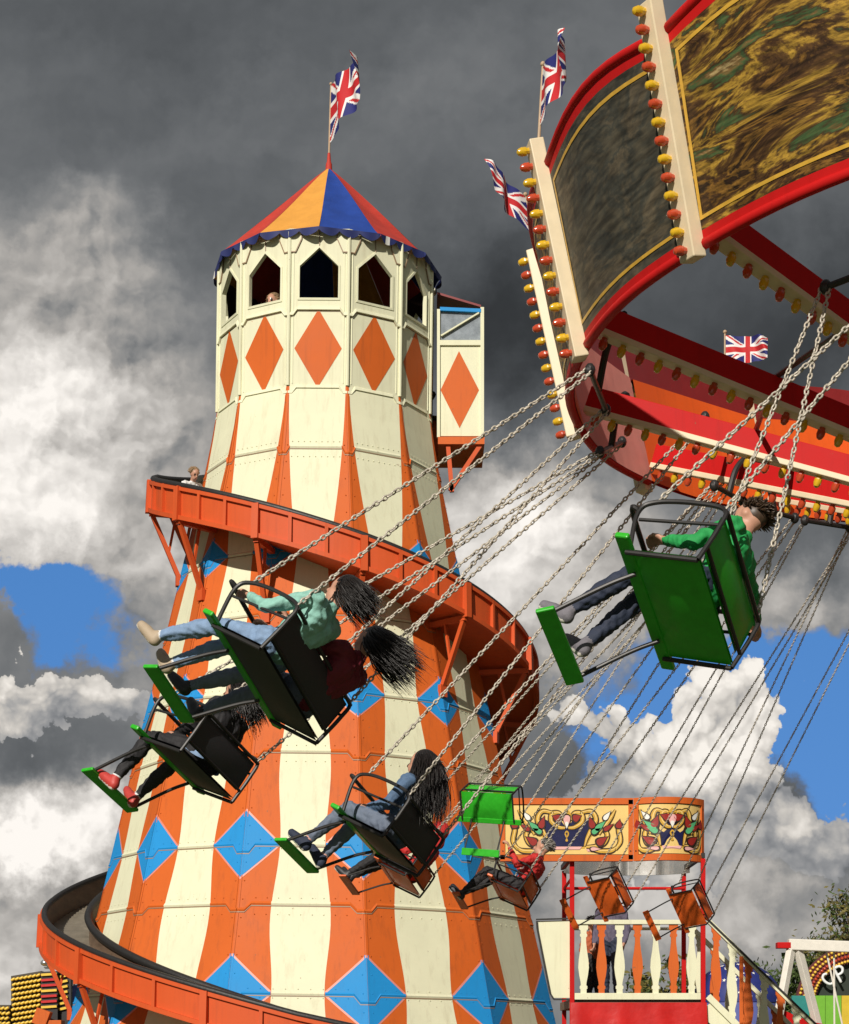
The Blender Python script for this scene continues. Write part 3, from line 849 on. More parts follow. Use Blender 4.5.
def hair_short(mt, length=.03):
    def f(t, hd, HM, hup, hf, hs):
        m = MB(); rnd = random.Random(3)
        m.ellipsoid(hd + hup * .045 - hf * .022, (.082, .092, .088), 18, 12, 0, HM)
        for i in range(420):
            th, ph = rnd.uniform(0, 2 * PI), math.acos(rnd.uniform(-.25, 1))
            n = Vector((math.sin(ph) * math.cos(th), math.sin(ph) * math.sin(th), math.cos(ph)))
            if n.y > .45 and n.z < .45: continue
            p = hd + hup * .045 - hf * .022 + HM @ Vector((n.x * .078, n.y * .088, n.z * .084))
            q = p + HM @ (n * length + Vector((rnd.uniform(-.02, .02), -.02, -.012)))
            m.tube([p, lerp(p, q, .6), q], [.007, .005, .001], 5)
        m.build('hair', [mt], t, smooth=True)
    return f
def hair_long(mt, blow, n=130, length=.42, seed=5):
    """long hair in tapering locks that trail the way the air pushes them"""
    def f(t, hd, HM, hup, hf, hs):
        m = MB(); rnd = random.Random(seed); bl = WM[t.name].to_3x3().normalized().inverted() @ Vector(blow)
        m.ellipsoid(hd + hup * .040 - hf * .022, (.086, .096, .094), 18, 12, 0, HM)
        for i in range(int(n * 1.8)):
            th, ph = rnd.uniform(0, 2 * PI), math.acos(rnd.uniform(-.7, 1))
            nn = Vector((math.sin(ph) * math.cos(th), math.sin(ph) * math.sin(th), math.cos(ph)))
            if nn.y > .5 and nn.z < .6: continue
            p = hd + hup * .040 - hf * .022 + HM @ Vector((nn.x * .08, nn.y * .09, nn.z * .088))
            L = length * rnd.triangular(.35, 1.1, .7); pts = [p]
            d = (HM @ (nn * .5 + Vector((0, -.35, -.6)))).normalized()
            for k in range(7):
                d = (d * .72 + (bl + Vector((rnd.gauss(0, .22), rnd.gauss(0, .22), rnd.gauss(0, .22)))) * .4).normalized()
                pts.append(pts[-1] + d * L / 7)
            pts = smoothpath(pts, 2)
            w = rnd.uniform(.0025, .0055)
            m.tube(pts, [w * (1 - .85 * (k / (len(pts) - 1)) ** 1.5) for k in range(len(pts))], 5)
        m.build('hair', [mt], t, smooth=True)
    return f
def hood(mt):
    def f(t, hd, HM, hup, hf, hs):
        m = MB(); m.ellipsoid(hd + hup * .03 - hf * .03, (.105, .112, .125), 18, 14, 0, HM); m.capsule(hd - hup * .07 - hf * .05, hd - hup * .12 - hf * .07, .085, .075, 14)
        m.build('hood', [mt], t, smooth=True)
    return f

def sitting(ox=0, e=(60, 62), arms='chain', lean=0.0, splay=.10, turn=(0, 1, 0), thigh=0.0):
    J = dict(pelvis=(ox, -.06, .11), chest=(ox, -.10 - lean, .40), neck=(ox, -.09 - lean * 1.3, .535), head=(ox, -.065 - lean * 1.5, .675),
             hL=(ox - .085, -.04, .10), hR=(ox + .085, -.04, .10), sL=(ox - .17, -.10 - lean, .475), sR=(ox + .17, -.10 - lean, .475), look=turn)
    for S_, s_, ee in (('L', -1, e[0]), ('R', 1, e[1])):
        k = Vector((ox + s_ * splay, .37, .09 + thigh)); J['k' + S_] = k
        a = k + Vector((s_ * .01, .40 * math.sin(R(ee)), -.40 * math.cos(R(ee)))); J['a' + S_] = a
        J['t' + S_] = a + Vector((s_ * .02, .14 * math.cos(R(ee) * .6), .06 + .02 * s_))
        if arms == 'chain':
            J['e' + S_] = (ox + s_ * .29, .02, .27); J['w' + S_] = (ox + s_ * .30, .20, .42)
        elif arms == 'lap':
            J['e' + S_] = (ox + s_ * .24, -.01, .22); J['w' + S_] = (ox + s_ * .12, .20, .17)
        elif arms == 'bar':
            J['e' + S_] = (ox + s_ * .24, .02, .24); J['w' + S_] = (ox + s_ * .17, .24, .29)
        elif arms == 'out':
            J['e' + S_] = (ox + s_ * .42, -.10, .50) if s_ > 0 else (ox - .25, .0, .24)
            J['w' + S_] = (ox + s_ * .68, -.06, .52) if s_ > 0 else (ox - .18, .22, .30)
    return J

def ribbon(m, pts, w, fr, off, mi, taper=True):
    pts = [Vector((p[0], p[1], 0)) for p in pts]; pts = smoothpath(pts, 7); n = len(pts)
    L, Rr = [], []
    for i, p in enumerate(pts):
        t = (pts[min(i + 1, n - 1)] - pts[max(i - 1, 0)]).normalized(); nn = Vector((-t.y, t.x, 0))
        s_ = i / (n - 1); ww = w * (.35 + .65 * math.sin(PI * min(1, .12 + s_ * .88)) if taper else 1)
        L.append(p + nn * ww / 2); Rr.append(p - nn * ww / 2)
    for i in range(n - 1):
        m.quad(fr(L[i].x, L[i].y, off), fr(Rr[i].x, Rr[i].y, off), fr(Rr[i + 1].x, Rr[i + 1].y, off), fr(L[i + 1].x, L[i + 1].y, off), mi)

# ================================================================== swing ride (chair-o-plane)
RC = Vector((5.50, 14.02, 0)); RN = 16; RRAD = 4.41; T0 = 8.1
ride = thing('swing_ride', 'red and orange swing carousel crown with painted rounding boards and rows of coloured bulbs', 'swing ride',
             Matrix.Translation(RC + Vector((0, 0, 6.76))) @ Matrix.Rotation(-.035, 4, 'Y'))
# local frame: z=0 is the bottom rim of the rounding boards; angle t from -X, growing towards the viewer
def rp(t, r, z): return Vector((-r * math.cos(R(t)), -r * math.sin(R(t)), z))
BH, BL = 1.28, .24
ST = 360 / RN
bulbs_left = [100]; rest = MB()
def bulb(p, n, mi, parent, near=True):
    n = Vector(n).normalized()
    m = MB(); tgt = m if bulbs_left[0] > 0 and near else rest
    pts = [p, p + n * .020, p + n * .022, p + n * .055, p + n * .082, p + n * .092]; rr = [.022, .022, .030, .032, .022, .005]
    tgt.tube(pts, rr, 9, mi)
    if tgt is m:
        bulbs_left[0] -= 1
        m.build('bulb', [RB, YB], parent, smooth='auto')
for i in range(RN):
    ta, tb = T0 + ST * i, T0 + ST * (i + 1)       # i=0: between the left-hand strip and the near strip
    mur = MUR1 if i % 2 == 1 else MUR2
    near = i in (0, 1, 2, RN - 1, RN - 2)
    mb = MB(); N = 10
    # board bowed gently; a gilded mural inside a cream line, red capping rails, back painted
    def bpnt(u, v, off=0.0):
        p = lerp(rp(ta, RRAD, 0), rp(tb, RRAD, 0), u) * (1 + .022 * math.sin(PI * u))
        n = rp((ta + tb) / 2, 1, 0)
        crest = .10 * math.sin(PI * u) if v > .5 else 0
        return p + n * (BL * v + off) + Vector((0, 0, BH * v + crest * (v - .5) * 2 * 1.0))
    for k in range(N):
        u0, u1 = k / N, (k + 1) / N
        for (va, vb, o, mi) in ((.06, .5, 0, 0), (.5, .93, 0, 0), (.0, .06, .0, 1), (.93, 1.0, .0, 1)):
            mb.add([bpnt(u0, va, o), bpnt(u1, va, o), bpnt(u1, vb, o), bpnt(u0, vb, o)], [(0, 1, 2, 3)], mi, [(u0 + i, va), (u1 + i, va), (u1 + i, vb), (u0 + i, vb)])
        inn = .74
        for va, vb in ((0, .5), (.5, inn)):
            mb.quad(bpnt(u0, va, -.05), bpnt(u1, va, -.05), bpnt(u1, vb, -.05), bpnt(u0, vb, -.05), 3 if i not in (RN - 2,) else 4)
        mb.quad(bpnt(u0, inn, -.05), bpnt(u1, inn, -.05), bpnt(u1, inn, -.014), bpnt(u0, inn, -.014), 1)
        mb.quad(bpnt(u0, inn, -.014), bpnt(u1, inn, -.014), bpnt(u1, 1, -.014), bpnt(u0, 1, -.014), 5)
    for (va, vb) in ((.105, .122), (.865, .882)):
        for k in range(N):
            u0, u1 = .04 + .92 * k / N, .04 + .92 * (k + 1) / N
            mb.quad(bpnt(u0, va, .004), bpnt(u1, va, .004), bpnt(u1, vb, .004), bpnt(u0, vb, .004), 2)
    for uu in (.04, .945):
        for va, vb in ((.105, .5), (.5, .882)):
            mb.quad(bpnt(uu, va, .004), bpnt(uu + .015, va, .004), bpnt(uu + .015, vb, .004), bpnt(uu, vb, .004), 2)
    bd = mb.build('rounding_board', [mur, REDP, GOLD, RO, PINKB, DARKRED], ride)
    if near:
        for v, rr_, mt in ((0.0, .035, REDP), (1.0, .035, REDP)):
            MB().tube([bpnt(k / N, v, -.01) for k in range(N + 1)], rr_, 8).build('capping_rail', [mt], bd, smooth=True)
    # light strip at the joint
    t = ta
    n = rp(t, 1, 0); tg = Vector((-n.y, n.x, 0))
    b0 = rp(t, RRAD + .0, -.08); b1 = b0 + n * (BL * 1.15) + Vector((0, 0, 1.54))
    ax = (b1 - b0).normalized(); nn = tg.cross(ax).normalized()
    if nn.dot(n) < 0: nn = -nn
    mb = MB()
    w, d0, d1 = .07, -.02, .085
    mb.hexa([b0 - tg * w + nn * d0, b0 + tg * w + nn * d0, b0 + tg * w + nn * d1, b0 - tg * w + nn * d1,
             b1 - tg * w + nn * d0, b1 + tg * w + nn * d0, b1 + tg * w + nn * d1, b1 - tg * w + nn * d1], 0)
    st = mb.build('light_strip', [CREAMB], ride, bevel=.008)
    if i in (0, 1, 15, 2):
        for k in range(14):
            bulb(lerp(b0, b1, (k + .5) / 14) + nn * d1, nn, k % 2, st)
HUBZ, ARMZ = -1.30, .22
def armz(r): return lerp(HUBZ, ARMZ, (r - .4) / (RRAD - .5))
for i in range(RN):
    t = T0 + ST * i; n = rp(t, 1, 0)
    a = rp(t, .4, armz(.4)); b = rp(t, RRAD - .10, armz(RRAD - .10))
    mb = MB(); mb.beam(a, b, .10, .17, 0)
    dwn = (b - a).cross(Vector((-n.y, n.x, 0))).normalized()
    if dwn.z > 0: dwn = -dwn
    mb.beam(a + dwn * .10, b + dwn * .10, .12, .045, 1)
    arm = mb.build('sweep_arm', [REDP, CREAMB], ride, bevel=.006)
    vis = i in (0, 1, 15, 14, 13)
    if vis:
        K = 27
        for k in range(K):
            r_ = .75 + (RRAD - .95) * k / (K - 1)
            bulb(lerp(a, b, (r_ - .4) / (RRAD - .5)) + dwn * .122, dwn, k % 2, arm, near=(r_ > 1.7))
rest_o = rest.build('bulb', [RB, YB], ride, smooth='auto'); rest_o['kind'] = 'stuff'
for rr_, dz in ((3.0, .10), (1.9, .1)):
    for i in range(RN):
        t0, t1 = T0 + ST * i, T0 + ST * (i + 1)
        MB().tube([rp(t0, rr_, armz(rr_) + dz), rp(t1, rr_, armz(rr_) + dz)], .022, 7).build('tie_rod', [GREY], ride, smooth=True)
mb = MB(); mb.tube([(0, 0, -6.7), (0, 0, -1.9), (0, 0, -1.8), (0, 0, -.6), (0, 0, -.5), (0, 0, 1.0)], [.42, .42, .62, .62, .42, .35], 24)
mb.build('centre_column', [REDP], ride, smooth='auto')
mb = MB(); mb.tube([(0, 0, -6.75), (0, 0, -6.35)], [3.2, 3.2], 32); mb.build('deck', [mat('deck_plate', (.12, .11, .10), .6)], ride, smooth='auto')
RW = WM[ride.name]

# ride flags (their poles stand on the light strips)
def stript(i):
    t = T0 + ST * i; n = rp(t, 1, 0); b0 = rp(t, RRAD + .0, -.08)
    return RW @ (b0 + n * (BL * 1.15) + Vector((0, 0, 1.54)))
p = stript(0); flag('union flag flying highest on the swing ride, over the painted board', p, p + Vector((.03, .02, .56)), .42, .60, (.30, -1, .10), .05, .012, 2.2)
p = stript(15); flag('union flag streaming over the bulb strip left of the painted board', p, p + Vector((-.10, -.02, .44)), .34, .56, (-.72, -.55, .50), .045, .012, .4)
p = stript(13); p = p - Vector((.18, 0, 0)); flag('small union flag seen between the red arms of the swing ride', p - Vector((0, 0, .35)), p + Vector((0, 0, .36)), .28, .46, (.9, -.2, -.05), .05, .012, 3.1)

# ---------------- chains, chairs
def chain(m, a, b, mi=0, pitch=.040, w=.0130, wr=.0068):
    a, b = Vector(a), Vector(b); L = (b - a).length; d = (b - a) / L
    n = max(2, int(L / pitch)); pitch = L / n
    x = d.orthogonal().normalized(); y = d.cross(x)
    for k in range(n):
        c = a + d * pitch * (k + .5)
        an = k * PI / 2 + k * .23
        s_ = x * math.cos(an) + y * math.sin(an)
        hl = pitch * .5 + wr * .6
        pts = [c + d * (hl * math.cos(q)) * 1.05 + s_ * (w * math.sin(q)) for q in [2 * PI * j / 8 for j in range(8)]]
        m.tube(pts, wr, 4, mi, closed=True)
WIDTH = {'green': .72, 'shell': .86, 'pair': 1.02, 'orange': .72}
def make_chair(kind, name, label, group):
    WC = WIDTH[kind]; seat_mat = ORANGES if kind == 'orange' else GREENS; mesh_mat = seat_mat if kind in ('orange', 'shell') else MESHB
    t = thing(name, label, 'swing chair', Matrix.Identity(4), group)
        # slung seat: a sheet that dips between the side rails
    m = MB(); N = 12
    for k in range(N):
        for j in range(6):
            def sq(u, v, o): return (lerp(-WC / 2 + .01, WC / 2 - .01, u), lerp(-.20, .20, v), -.012 - .035 * math.sin(PI * u) * math.sin(PI * v) + o)
            for o in (0, -.018):
                m.quad(sq(k / N, j / 6, o), sq((k + 1) / N, j / 6, o), sq((k + 1) / N, (j + 1) / 6, o), sq(k / N, (j + 1) / 6, o))
    st_ = m.build('seat', [mesh_mat], t, smooth=True)
    m = MB(); m.box((0, .245, -.02), (WC + .22, .085, .035)); m.build('front_board', [seat_mat], t, bevel=.010)
    m = MB()
    for k in range(N):
        for j in range(4):
            def bq(u, v, o): return (lerp(-WC / 2 + .02, WC / 2 - .02, u), -.205 - .03 * math.sin(PI * u) * math.sin(PI * v) + o, lerp(.05, .30, v))
            for o in (0, .018):
                m.quad(bq(k / N, j / 4, o), bq((k + 1) / N, j / 4, o), bq((k + 1) / N, (j + 1) / 4, o), bq(k / N, (j + 1) / 4, o))
    m.build('backrest', [mesh_mat], t, smooth=True)
    m = MB()
    for s_ in (-1, 1):
        x = s_ * WC / 2
        m.tube(smoothpath([(x, -.20, -.04), (x, -.22, .20), (x, -.20, .33), (x, -.02, .36), (x, .22, .34), (x, .30, .25), (x, .22, -.04)], 6), .014, 8)
        m.tube([(x, -.20, -.045), (x, .24, -.045)], .014, 8)
        m.tube([(x, -.21, .22), (x, .27, .20)], .010, 8)
    m.tube([(-WC / 2, -.22, .315), (WC / 2, -.22, .315)], .014, 8); m.tube([(-WC / 2, -.21, .06), (WC / 2, -.21, .06)], .012, 8)
    m.build('frame', [DGREY], t, smooth='auto')
    m = MB(); m.tube(smoothpath([(-WC / 2, .30, .27), (-WC / 2 + .06, .36, .28), (WC / 2 - .06, .36, .28), (WC / 2, .30, .27)], 6), .016, 8); m.build('safety_bar', [DGREY], t, smooth='auto')
    fr = None
    for s_ in (-1, 1):
        f = MB(); f.tube(smoothpath([(s_ * .27, .22, -.05), (s_ * .27, .36, -.16), (s_ * .27, .60, -.40)], 6), .013, 8)
        fr = f.build('footrest_arm', [DGREY], t, smooth='auto')
    m = MB(); m.box((0, .62, -.41), (.62, .11, .028), 0, Matrix.Rotation(R(-25), 3, 'X')); m.build('foot_plank', [seat_mat], fr, bevel=.008)
    return t
def copy_tree(o, parent=None):
    c = o.copy(); COL.objects.link(c); c.parent = parent
    for ch in list(o.children): copy_tree(ch, c)
    return c
PROTO = {}
def chair(seat, hookL, hookR, label, kind='green', fwd=(-.6, .72, -.33), up=None, size=1.0):
    """place a chair with its seat centre at `seat`, chains rising to the two hooks"""
    seat = Vector(seat); mid = (Vector(hookL) + Vector(hookR)) / 2
    up = Vector(up).normalized() if up is not None else (mid - seat).normalized()
    f = Vector(fwd); f = (f - up * f.dot(up)).normalized()
    rt = f.cross(up).normalized()
    M = Matrix.Translation(seat) @ Matrix((rt, f, up)).transposed().to_4x4() @ Matrix.Scale(size, 4)
    if kind not in PROTO:
        t = make_chair(kind, 'swing_chair', label, 'chairs of the swing ride'); PROTO[kind] = t
    else:
        kids = [c for c in PROTO[kind].children if not c.name.startswith('chain')]
        t = PROTO[kind].copy(); COL.objects.link(t)
        for c in kids: copy_tree(c, t)
    t['label'] = label; t.matrix_world = M; WM[t.name] = M.copy()
    inv = M.inverted(); hl, hr = inv @ Vector(hookL), inv @ Vector(hookR)
    if hl.x > hr.x: hl, hr = hr, hl
    for s_, h in ((-1, hl), (1, hr)):
        x = s_ * WIDTH[kind] / 2
        for (y, z) in ((-.20, .33), (.22, .34)):
            m = MB(); chain(m, (x, y, z), h + Vector((0, .025 if y > 0 else -.025, 0))); m.build('chain', [CHAINM], t, smooth=True, clean=False)
    # hanger on the ride: spreader bar and gooseneck up to the nearest sweep
    best = None
    for i in range(RN):
        tt = T0 + ST * i
        for r_ in np.linspace(1.2, RRAD - .2, 30):
            q = RW @ rp(tt, r_, armz(r_) + .1); d_ = (q - mid).length
            if best is None or d_ < best[0]: best = (d_, q)
    q = best[1]; m = MB(); hl, hr = Vector(hookL), Vector(hookR)
    m.tube([hl, hr], .022, 8)
    c1 = mid + (q - mid) * .3 + Vector((0, 0, .12))
    m.tube(smoothpath([mid, c1, lerp(mid, q, .75) + Vector((0, 0, .10)), q], 8), .028, 8)
    for h in (hl, hr): m.ellipsoid(h, (.04, .04, .05), 8, 6)
    m.build('hanger', [DGREY], ride, smooth='auto', world=True)
    return t, M

denim = cloth('denim_light', (.20, .30, .46)); denimg = cloth('denim_grey', (.13, .16, .22)); blackc = cloth('black_cloth', (.016, .015, .017)); maroon = cloth('maroon_cloth', (.16, .010, .022))
navyc = cloth('navy_cloth', (.02, .028, .055)); redc = cloth('red_cloth', (.50, .02, .018)); greenc = cloth('green_hoodie_cloth', (.015, .30, .07)); whitec = cloth('white_cloth', (.74, .73, .71)); greyc = cloth('grey_cloth', (.16, .15, .17))
tealc = cloth('pale_teal_cloth', (.25, .50, .42)); HB = mat('black_hair', (.014, .011, .010), .38, var=.5, vscale=40); HBR = mat('brown_hair', (.06, .035, .02), .45, var=.5, vscale=40); HG = mat('grey_hair', (.25, .23, .21), .5, var=.3, vscale=40)
shoeK = mat('black_shoe', (.02, .02, .024), .5); shoeT = mat('tan_shoe', (.42, .33, .23), .6); shoeR = mat('red_shoe', (.50, .05, .04), .5); sockW = cloth('white_sock', (.72, .73, .74))

# A: the pair nearest the tower's upper left
UPC, FWC = (.53, .10, .84), (-.80, .50, .44)
cA, MA = chair(at(272, 682, 12.4), at(590, 370, 13.4), at(606, 410, 14.4), 'green swing chair carrying two riders high on the left', 'pair', (-.80, .46, .34), (.60, .20, .77))
person('rider in pale blue jeans and tan shoes, upper one of the pair', MA, sitting(-.25, (52, 44), 'bar', .08, thigh=-.06), dict(top=tealc, bottom=denim, shoe=shoeT, sock=whitec), hair=hair_long(HB, (.55, -.2, -.6), 420, .26, 8))
person('rider in maroon top with dark hair and grey jeans, lower one of the pair', MA, sitting(.25, (48, 40), 'chain', .10, thigh=-.06), dict(top=maroon, bottom=denimg, shoe=shoeK, sock=blackc), hair=hair_long(HB, (.6, -.1, -.5), 620, .40, 11))
# B: lower left
cB, MB_ = chair(at(192, 766, 14.2), at(600, 452, 14.7), at(622, 442, 15.7), 'green swing chair hanging lowest at the far left, below the pair', 'green', (-.74, .60, .36), (.50, .16, .84))
person('rider in black top and leggings with red and white trainers', MB_, sitting(.0, (10, 24), 'lap', -.06, .17, thigh=-.05), dict(top=blackc, bottom=blackc, shoe=shoeR, sock=sockW), hair=hair_long(HB, (.25, -.1, -.8), 520, .34, 21))
jm = MB()
for k in range(24):
    for j in range(10):
        def jq(u, v):
            q = 2 * PI * u; return (.0 + (.175 + .012 * math.sin(5 * q + 3 * v)) * math.cos(q), -.05 + (.155 + .012 * math.sin(4 * q)) * math.sin(q), .05 + .20 * v + .012 * math.sin(3 * q))
        jm.quad(jq(k / 24, j / 10), jq((k + 1) / 24, j / 10), jq((k + 1) / 24, (j + 1) / 10), jq(k / 24, (j + 1) / 10))
jt = [o for o in bpy.data.objects if o.get('label', '').startswith('rider in black top')][0]
jm.build('denim_jacket', [denim], jt, smooth=True)
# C: the woman in front of the tower
cC, MC = chair(at(384, 842, 14.6), at(705, 417, 15.6), at(745, 452, 16.4), 'green swing chair with long haired rider before the tower', 'green', FWC, UPC)
person('rider with long black hair, denim jacket and grey jeans', MC, sitting(-.02, (22, 14), 'lap', -.10), dict(top=cloth('denim_jacket', (.08, .14, .24)), bottom=denimg, shoe=navyc, sock=mat('ankle_skin', (.55, .28, .22), .5)), hair=hair_long(HB, (-.12, -.25, -.9), 800, .58, 31))
# D: empty green chair showing its underside
cD, MD = chair(at(488, 805, 16.6), at(760, 440, 16.2), at(775, 480, 17.0), 'empty green swing chair beside the decorated fascia', 'shell', (.10, .45, -.88), (.42, .80, .42), .58)
def hooks(t, r, half=.42, z=None):
    n = rp(t, 1, 0); tg = Vector((-n.y, n.x, 0)); q = rp(t, r, (armz(r) - .25) if z is None else z)
    return RW @ (q - tg * half), RW @ (q + tg * half)
cF, MF = chair(at(402, 878, 18.2), *hooks(-33, 3.5, .3), 'orange swing chair with red hooded rider behind the long haired rider', 'orange', (-.80, .35, .3), (.50, .15, .80), .72)
person('rider in red hood and red top behind the long haired rider', MF @ Matrix.Scale(1.15, 4), sitting(.0, (30, 40), 'bar'), dict(top=redc, bottom=blackc, shoe=shoeK), hair=hood(redc))
cE, ME = chair(at(512, 893, 19.0), *hooks(-46, 3.5, .3), 'orange swing chair with grey haired rider left of the raised platform', 'orange', (-.84, .30, .3), (.46, .15, .82), .72)
person('grey haired rider in red top and black trousers', ME @ Matrix.Scale(1.15, 4), sitting(.0, (20, 40), 'chain', 0, .14), dict(top=redc, bottom=blackc, shoe=shoeK), hair=hair_short(HG))
cG, MG = chair(at(608, 896, 19.7), *hooks(-58, 3.5, .3), 'empty orange swing chair in front of the platform, between its posts', 'orange', (-.8, .45, -.22), (.45, .66, .55), .60)
cH, MH = chair(at(690, 908, 20.2), *hooks(-67, 3.5, .3), 'empty orange swing chair by the right corner post of the platform', 'orange', (-.8, .45, -.22), (.45, .66, .55), .60)
cI, MI = chair(at(686, 606, 10.6), *hooks(43, 3.7), 'green swing chair closest to the viewer, against the sky', 'shell', (-.80, .52, .26), (.44, .34, .80))
person('rider in green hoodie with one arm stretched out', MI, sitting(.0, (36, 26), 'out', .02), dict(top=greenc, bottom=navyc, shoe=greyc, sock=greyc), hair=hair_short(HBR))

# rider coming down the slide
tsl = -54
ps = WM[tower.name] @ tp(tsl, rout(tsl) - .36, zrim(tsl) - FD + .03)
tangent = WM[tower.name].to_3x3() @ (tp(tsl + 1, rout(tsl), zrim(tsl + 1)) - tp(tsl, rout(tsl), zrim(tsl))).normalized()
rt_ = tangent.cross(Vector((0, 0, 1))).normalized(); up_ = rt_.cross(tangent)
MS = Matrix.Translation(ps) @ Matrix((rt_, tangent, up_)).transposed().to_4x4() @ Matrix.Scale(.72, 4)
person('fair haired child in white top sliding down the upper chute', MS, sitting(0, (80, 84), 'bar'), dict(top=whitec, bottom=navyc, shoe=shoeK), hair=hair_short(mat('fair_hair', (.30, .19, .10), .5, var=.3, vscale=40)))
# child looking out of the turret
pt = WM[tower.name] @ Vector(panel_pt(-2, .42, 10.98, -.30, 1.555))
def standing(h=1.0, arms='down', step=0.0):
    J = dict(pelvis=(0, 0, .93), chest=(0, .0, 1.24), neck=(0, 0, 1.42), head=(0, .015, 1.57), hL=(-.09, 0, .90), hR=(.09, 0, .90), sL=(-.18, 0, 1.36), sR=(.18, 0, 1.36),
             kL=(-.10, .02 + step, .49), kR=(.10, .02 - step * .6, .49), aL=(-.10, 0 + step * .4, .09), aR=(.10, -.0 - step * 1.6, .10), tL=(-.12, .15 + step * .4, .07), tR=(.12, .14 - step * 1.6, .07),
             eL=(-.25, -.02, 1.08), eR=(.25, -.02, 1.08), wL=(-.23, .12, .86), wR=(.23, .12, .86), look=(0, 1, 0), palm=(0, 1, 0))
    if arms == 'rail': J.update(eL=(-.26, .05, 1.12), eR=(.26, .05, 1.12), wL=(-.22, .28, 1.08), wR=(.22, .28, 1.08))
    return {k: (tuple(c * h for c in v) if k not in ('look', 'palm') else v) for k, v in J.items()}
fz = Matrix.Rotation(PI + R(-28), 4, 'Z')
person('fair haired child looking out of a turret window', Matrix.Translation(pt) @ fz, standing(.60, 'rail'), dict(top=whitec, bottom=navyc, shoe=shoeK), .012, hair=hair_short(MATS['fair_hair']))

# ================================================================== entrance platform
PY = 22.8
plat = thing('entrance_platform', 'raised cream and orange entrance platform with decorated fascia, balustrade and stairs', 'platform', (at(637, 1050, PY).x, PY, 0))
def bx(m, px0, py0, px1, py1, Y0, Y1, mi=0):
    a = at(px0, py1, PY); b = at(px1, py0, PY)
    m.hexa([(a.x, Y0, a.z), (b.x, Y0, a.z), (b.x, Y1, a.z), (a.x, Y1, a.z), (a.x, Y0, b.z), (b.x, Y0, b.z), (b.x, Y1, b.z), (a.x, Y1, b.z)], mi)
XL, XRt = at(572, 0, PY).x, at(703, 0, PY).x
ZF, ZRAIL, ZCB, ZCT = 2.22, 3.17, 3.90, 4.62
PD = 24.35
m = MB(); m.box(((XL + XRt) / 2, (PY + PD) / 2 + .03, ZF - .06), (XRt - XL + .06, PD - PY + .02, .10)); m.build('floor', [mat('deck_boards', (.16, .11, .07), .7, var=.3, stretch=(1, 12, 1))], plat, world=True)
for (x, y) in ((XL, PY), (XRt, PY), (XL + .02, PD), (XRt - .02, PD)):
    m = MB(); m.box((x, y, (ZCB + 0.02) / 2 + .01), (.055, .055, ZCB)); m.build('post', [REDP], plat, world=True, bevel=.004)
# balusters
prof = [(0, .036), (.05, .036), (.055, .046), (.085, .046), (.10, .032), (.14, .036), (.22, .052), (.32, .064), (.42, .058), (.54, .040), (.64, .030), (.70, .030), (.715, .044), (.735, .044), (.75, .034), (.79, .038), (.80, .055), (.86, .055)]
def baluster(fr, hh, mt, parent):
    k = hh / .86
    poly = [(w, z * k) for z, w in prof] + [(-w, z * k) for z, w in reversed(prof)]
    b = MB(); b.prism(poly, fr, .03); return b.build('baluster', [mt], parent, world=True)
def railing(name, a, b, n, hh, first, parent, flip=0):
    a, b = Vector(a), Vector(b); d = b - a; h = Vector((d.x, d.y, 0)); hn = h.normalized(); nrm = Vector((hn.y, -hn.x, 0))
    m = MB()
    m.beam(a + Vector((0, 0, hh + .03)), b + Vector((0, 0, hh + .03)), .075, .055, 0); m.beam(a + Vector((0, 0, -.02)), b + Vector((0, 0, -.02)), .06, .08, 0)
    rl = m.build(name, [CREAM], parent, world=True, bevel=.005)
    for k in range(n):
        c = a + d * ((k + .5) / n)
        sl = d.z / h.length
        def fr(u, v, w, c=c): return c + hn * u + Vector((0, 0, v + u * sl + .02)) + nrm * (w - .015)
        baluster(fr, hh - .02, CREAM if (k + first) % 2 == 0 else ORANGE, rl)
    return rl
railing('balustrade', (XL + .03, PY - .0, ZF + .05), (XRt - .03, PY, ZF + .05), 7, ZRAIL - ZF - .10, 0, plat)
m = MB(); m.tube([(XL + .02, PD - .03, ZRAIL + .52), (XRt - .02, PD - .03, ZRAIL + .52)], .02, 8); m.tube([(XL, PY, ZRAIL + .52), (XL + .02, PD, ZRAIL + .52)], .018, 8); m.build('guard_rail', [REDP], plat, world=True, smooth='auto')
m = MB(); m.tube([(XL + .02, PD, ZRAIL + .0), (XRt - .02, PD, ZRAIL + .0)], .02, 8); m.build('guard_rail', [CREAM], plat, world=True, smooth='auto')
# cream wing panel at the left
m = MB(); P_ = [(537, 921), (571, 920), (571, 998), (553.5, 998), (550, 992), (537.5, 928)]
m.prism([(p_[0], p_[1]) for p_ in P_], lambda u, v, w: at(u, v, PY) + Vector((0, .02 + w, 0)), .04, 0)
m.build('side_panel', [CREAM], plat, world=True, bevel=.004)
m = MB()
for (a, b) in (((536, 919.5), (571, 918.5)), ((536.6, 921), (537.2, 928.5)), ((537.2, 928.5), (550, 993)), ((550, 993), (554, 999.5)), ((554, 999.5), (571, 999.5))):
    m.beam(at(*a, PY - .0), at(*b, PY - .0), .03, .018, 0)
m.build('panel_edging', [BLACKP], plat, world=True)
# tarpaulin skirt
m = MB(); N = 26
for i in range(N):
    for j in range(10):
        def tq(u, v):
            x = lerp(XL - .02, XRt + .04, u); z = lerp(ZF - .045, .05, v)
            fold = .05 * v ** .6 * (math.sin(u * 22 + 3 * v) + .6 * math.sin(u * 41 - 5 * v)) 
            return (x + .10 * v * (u - .3), PY - .045 - .10 * v - fold * .6, z)
        m.quad(tq(i / N, j / 10), tq((i + 1) / N, j / 10), tq((i + 1) / N, (j + 1) / 10), tq(i / N, (j + 1) / 10))
m.build('skirt', [TARP], plat, world=True, smooth=True)
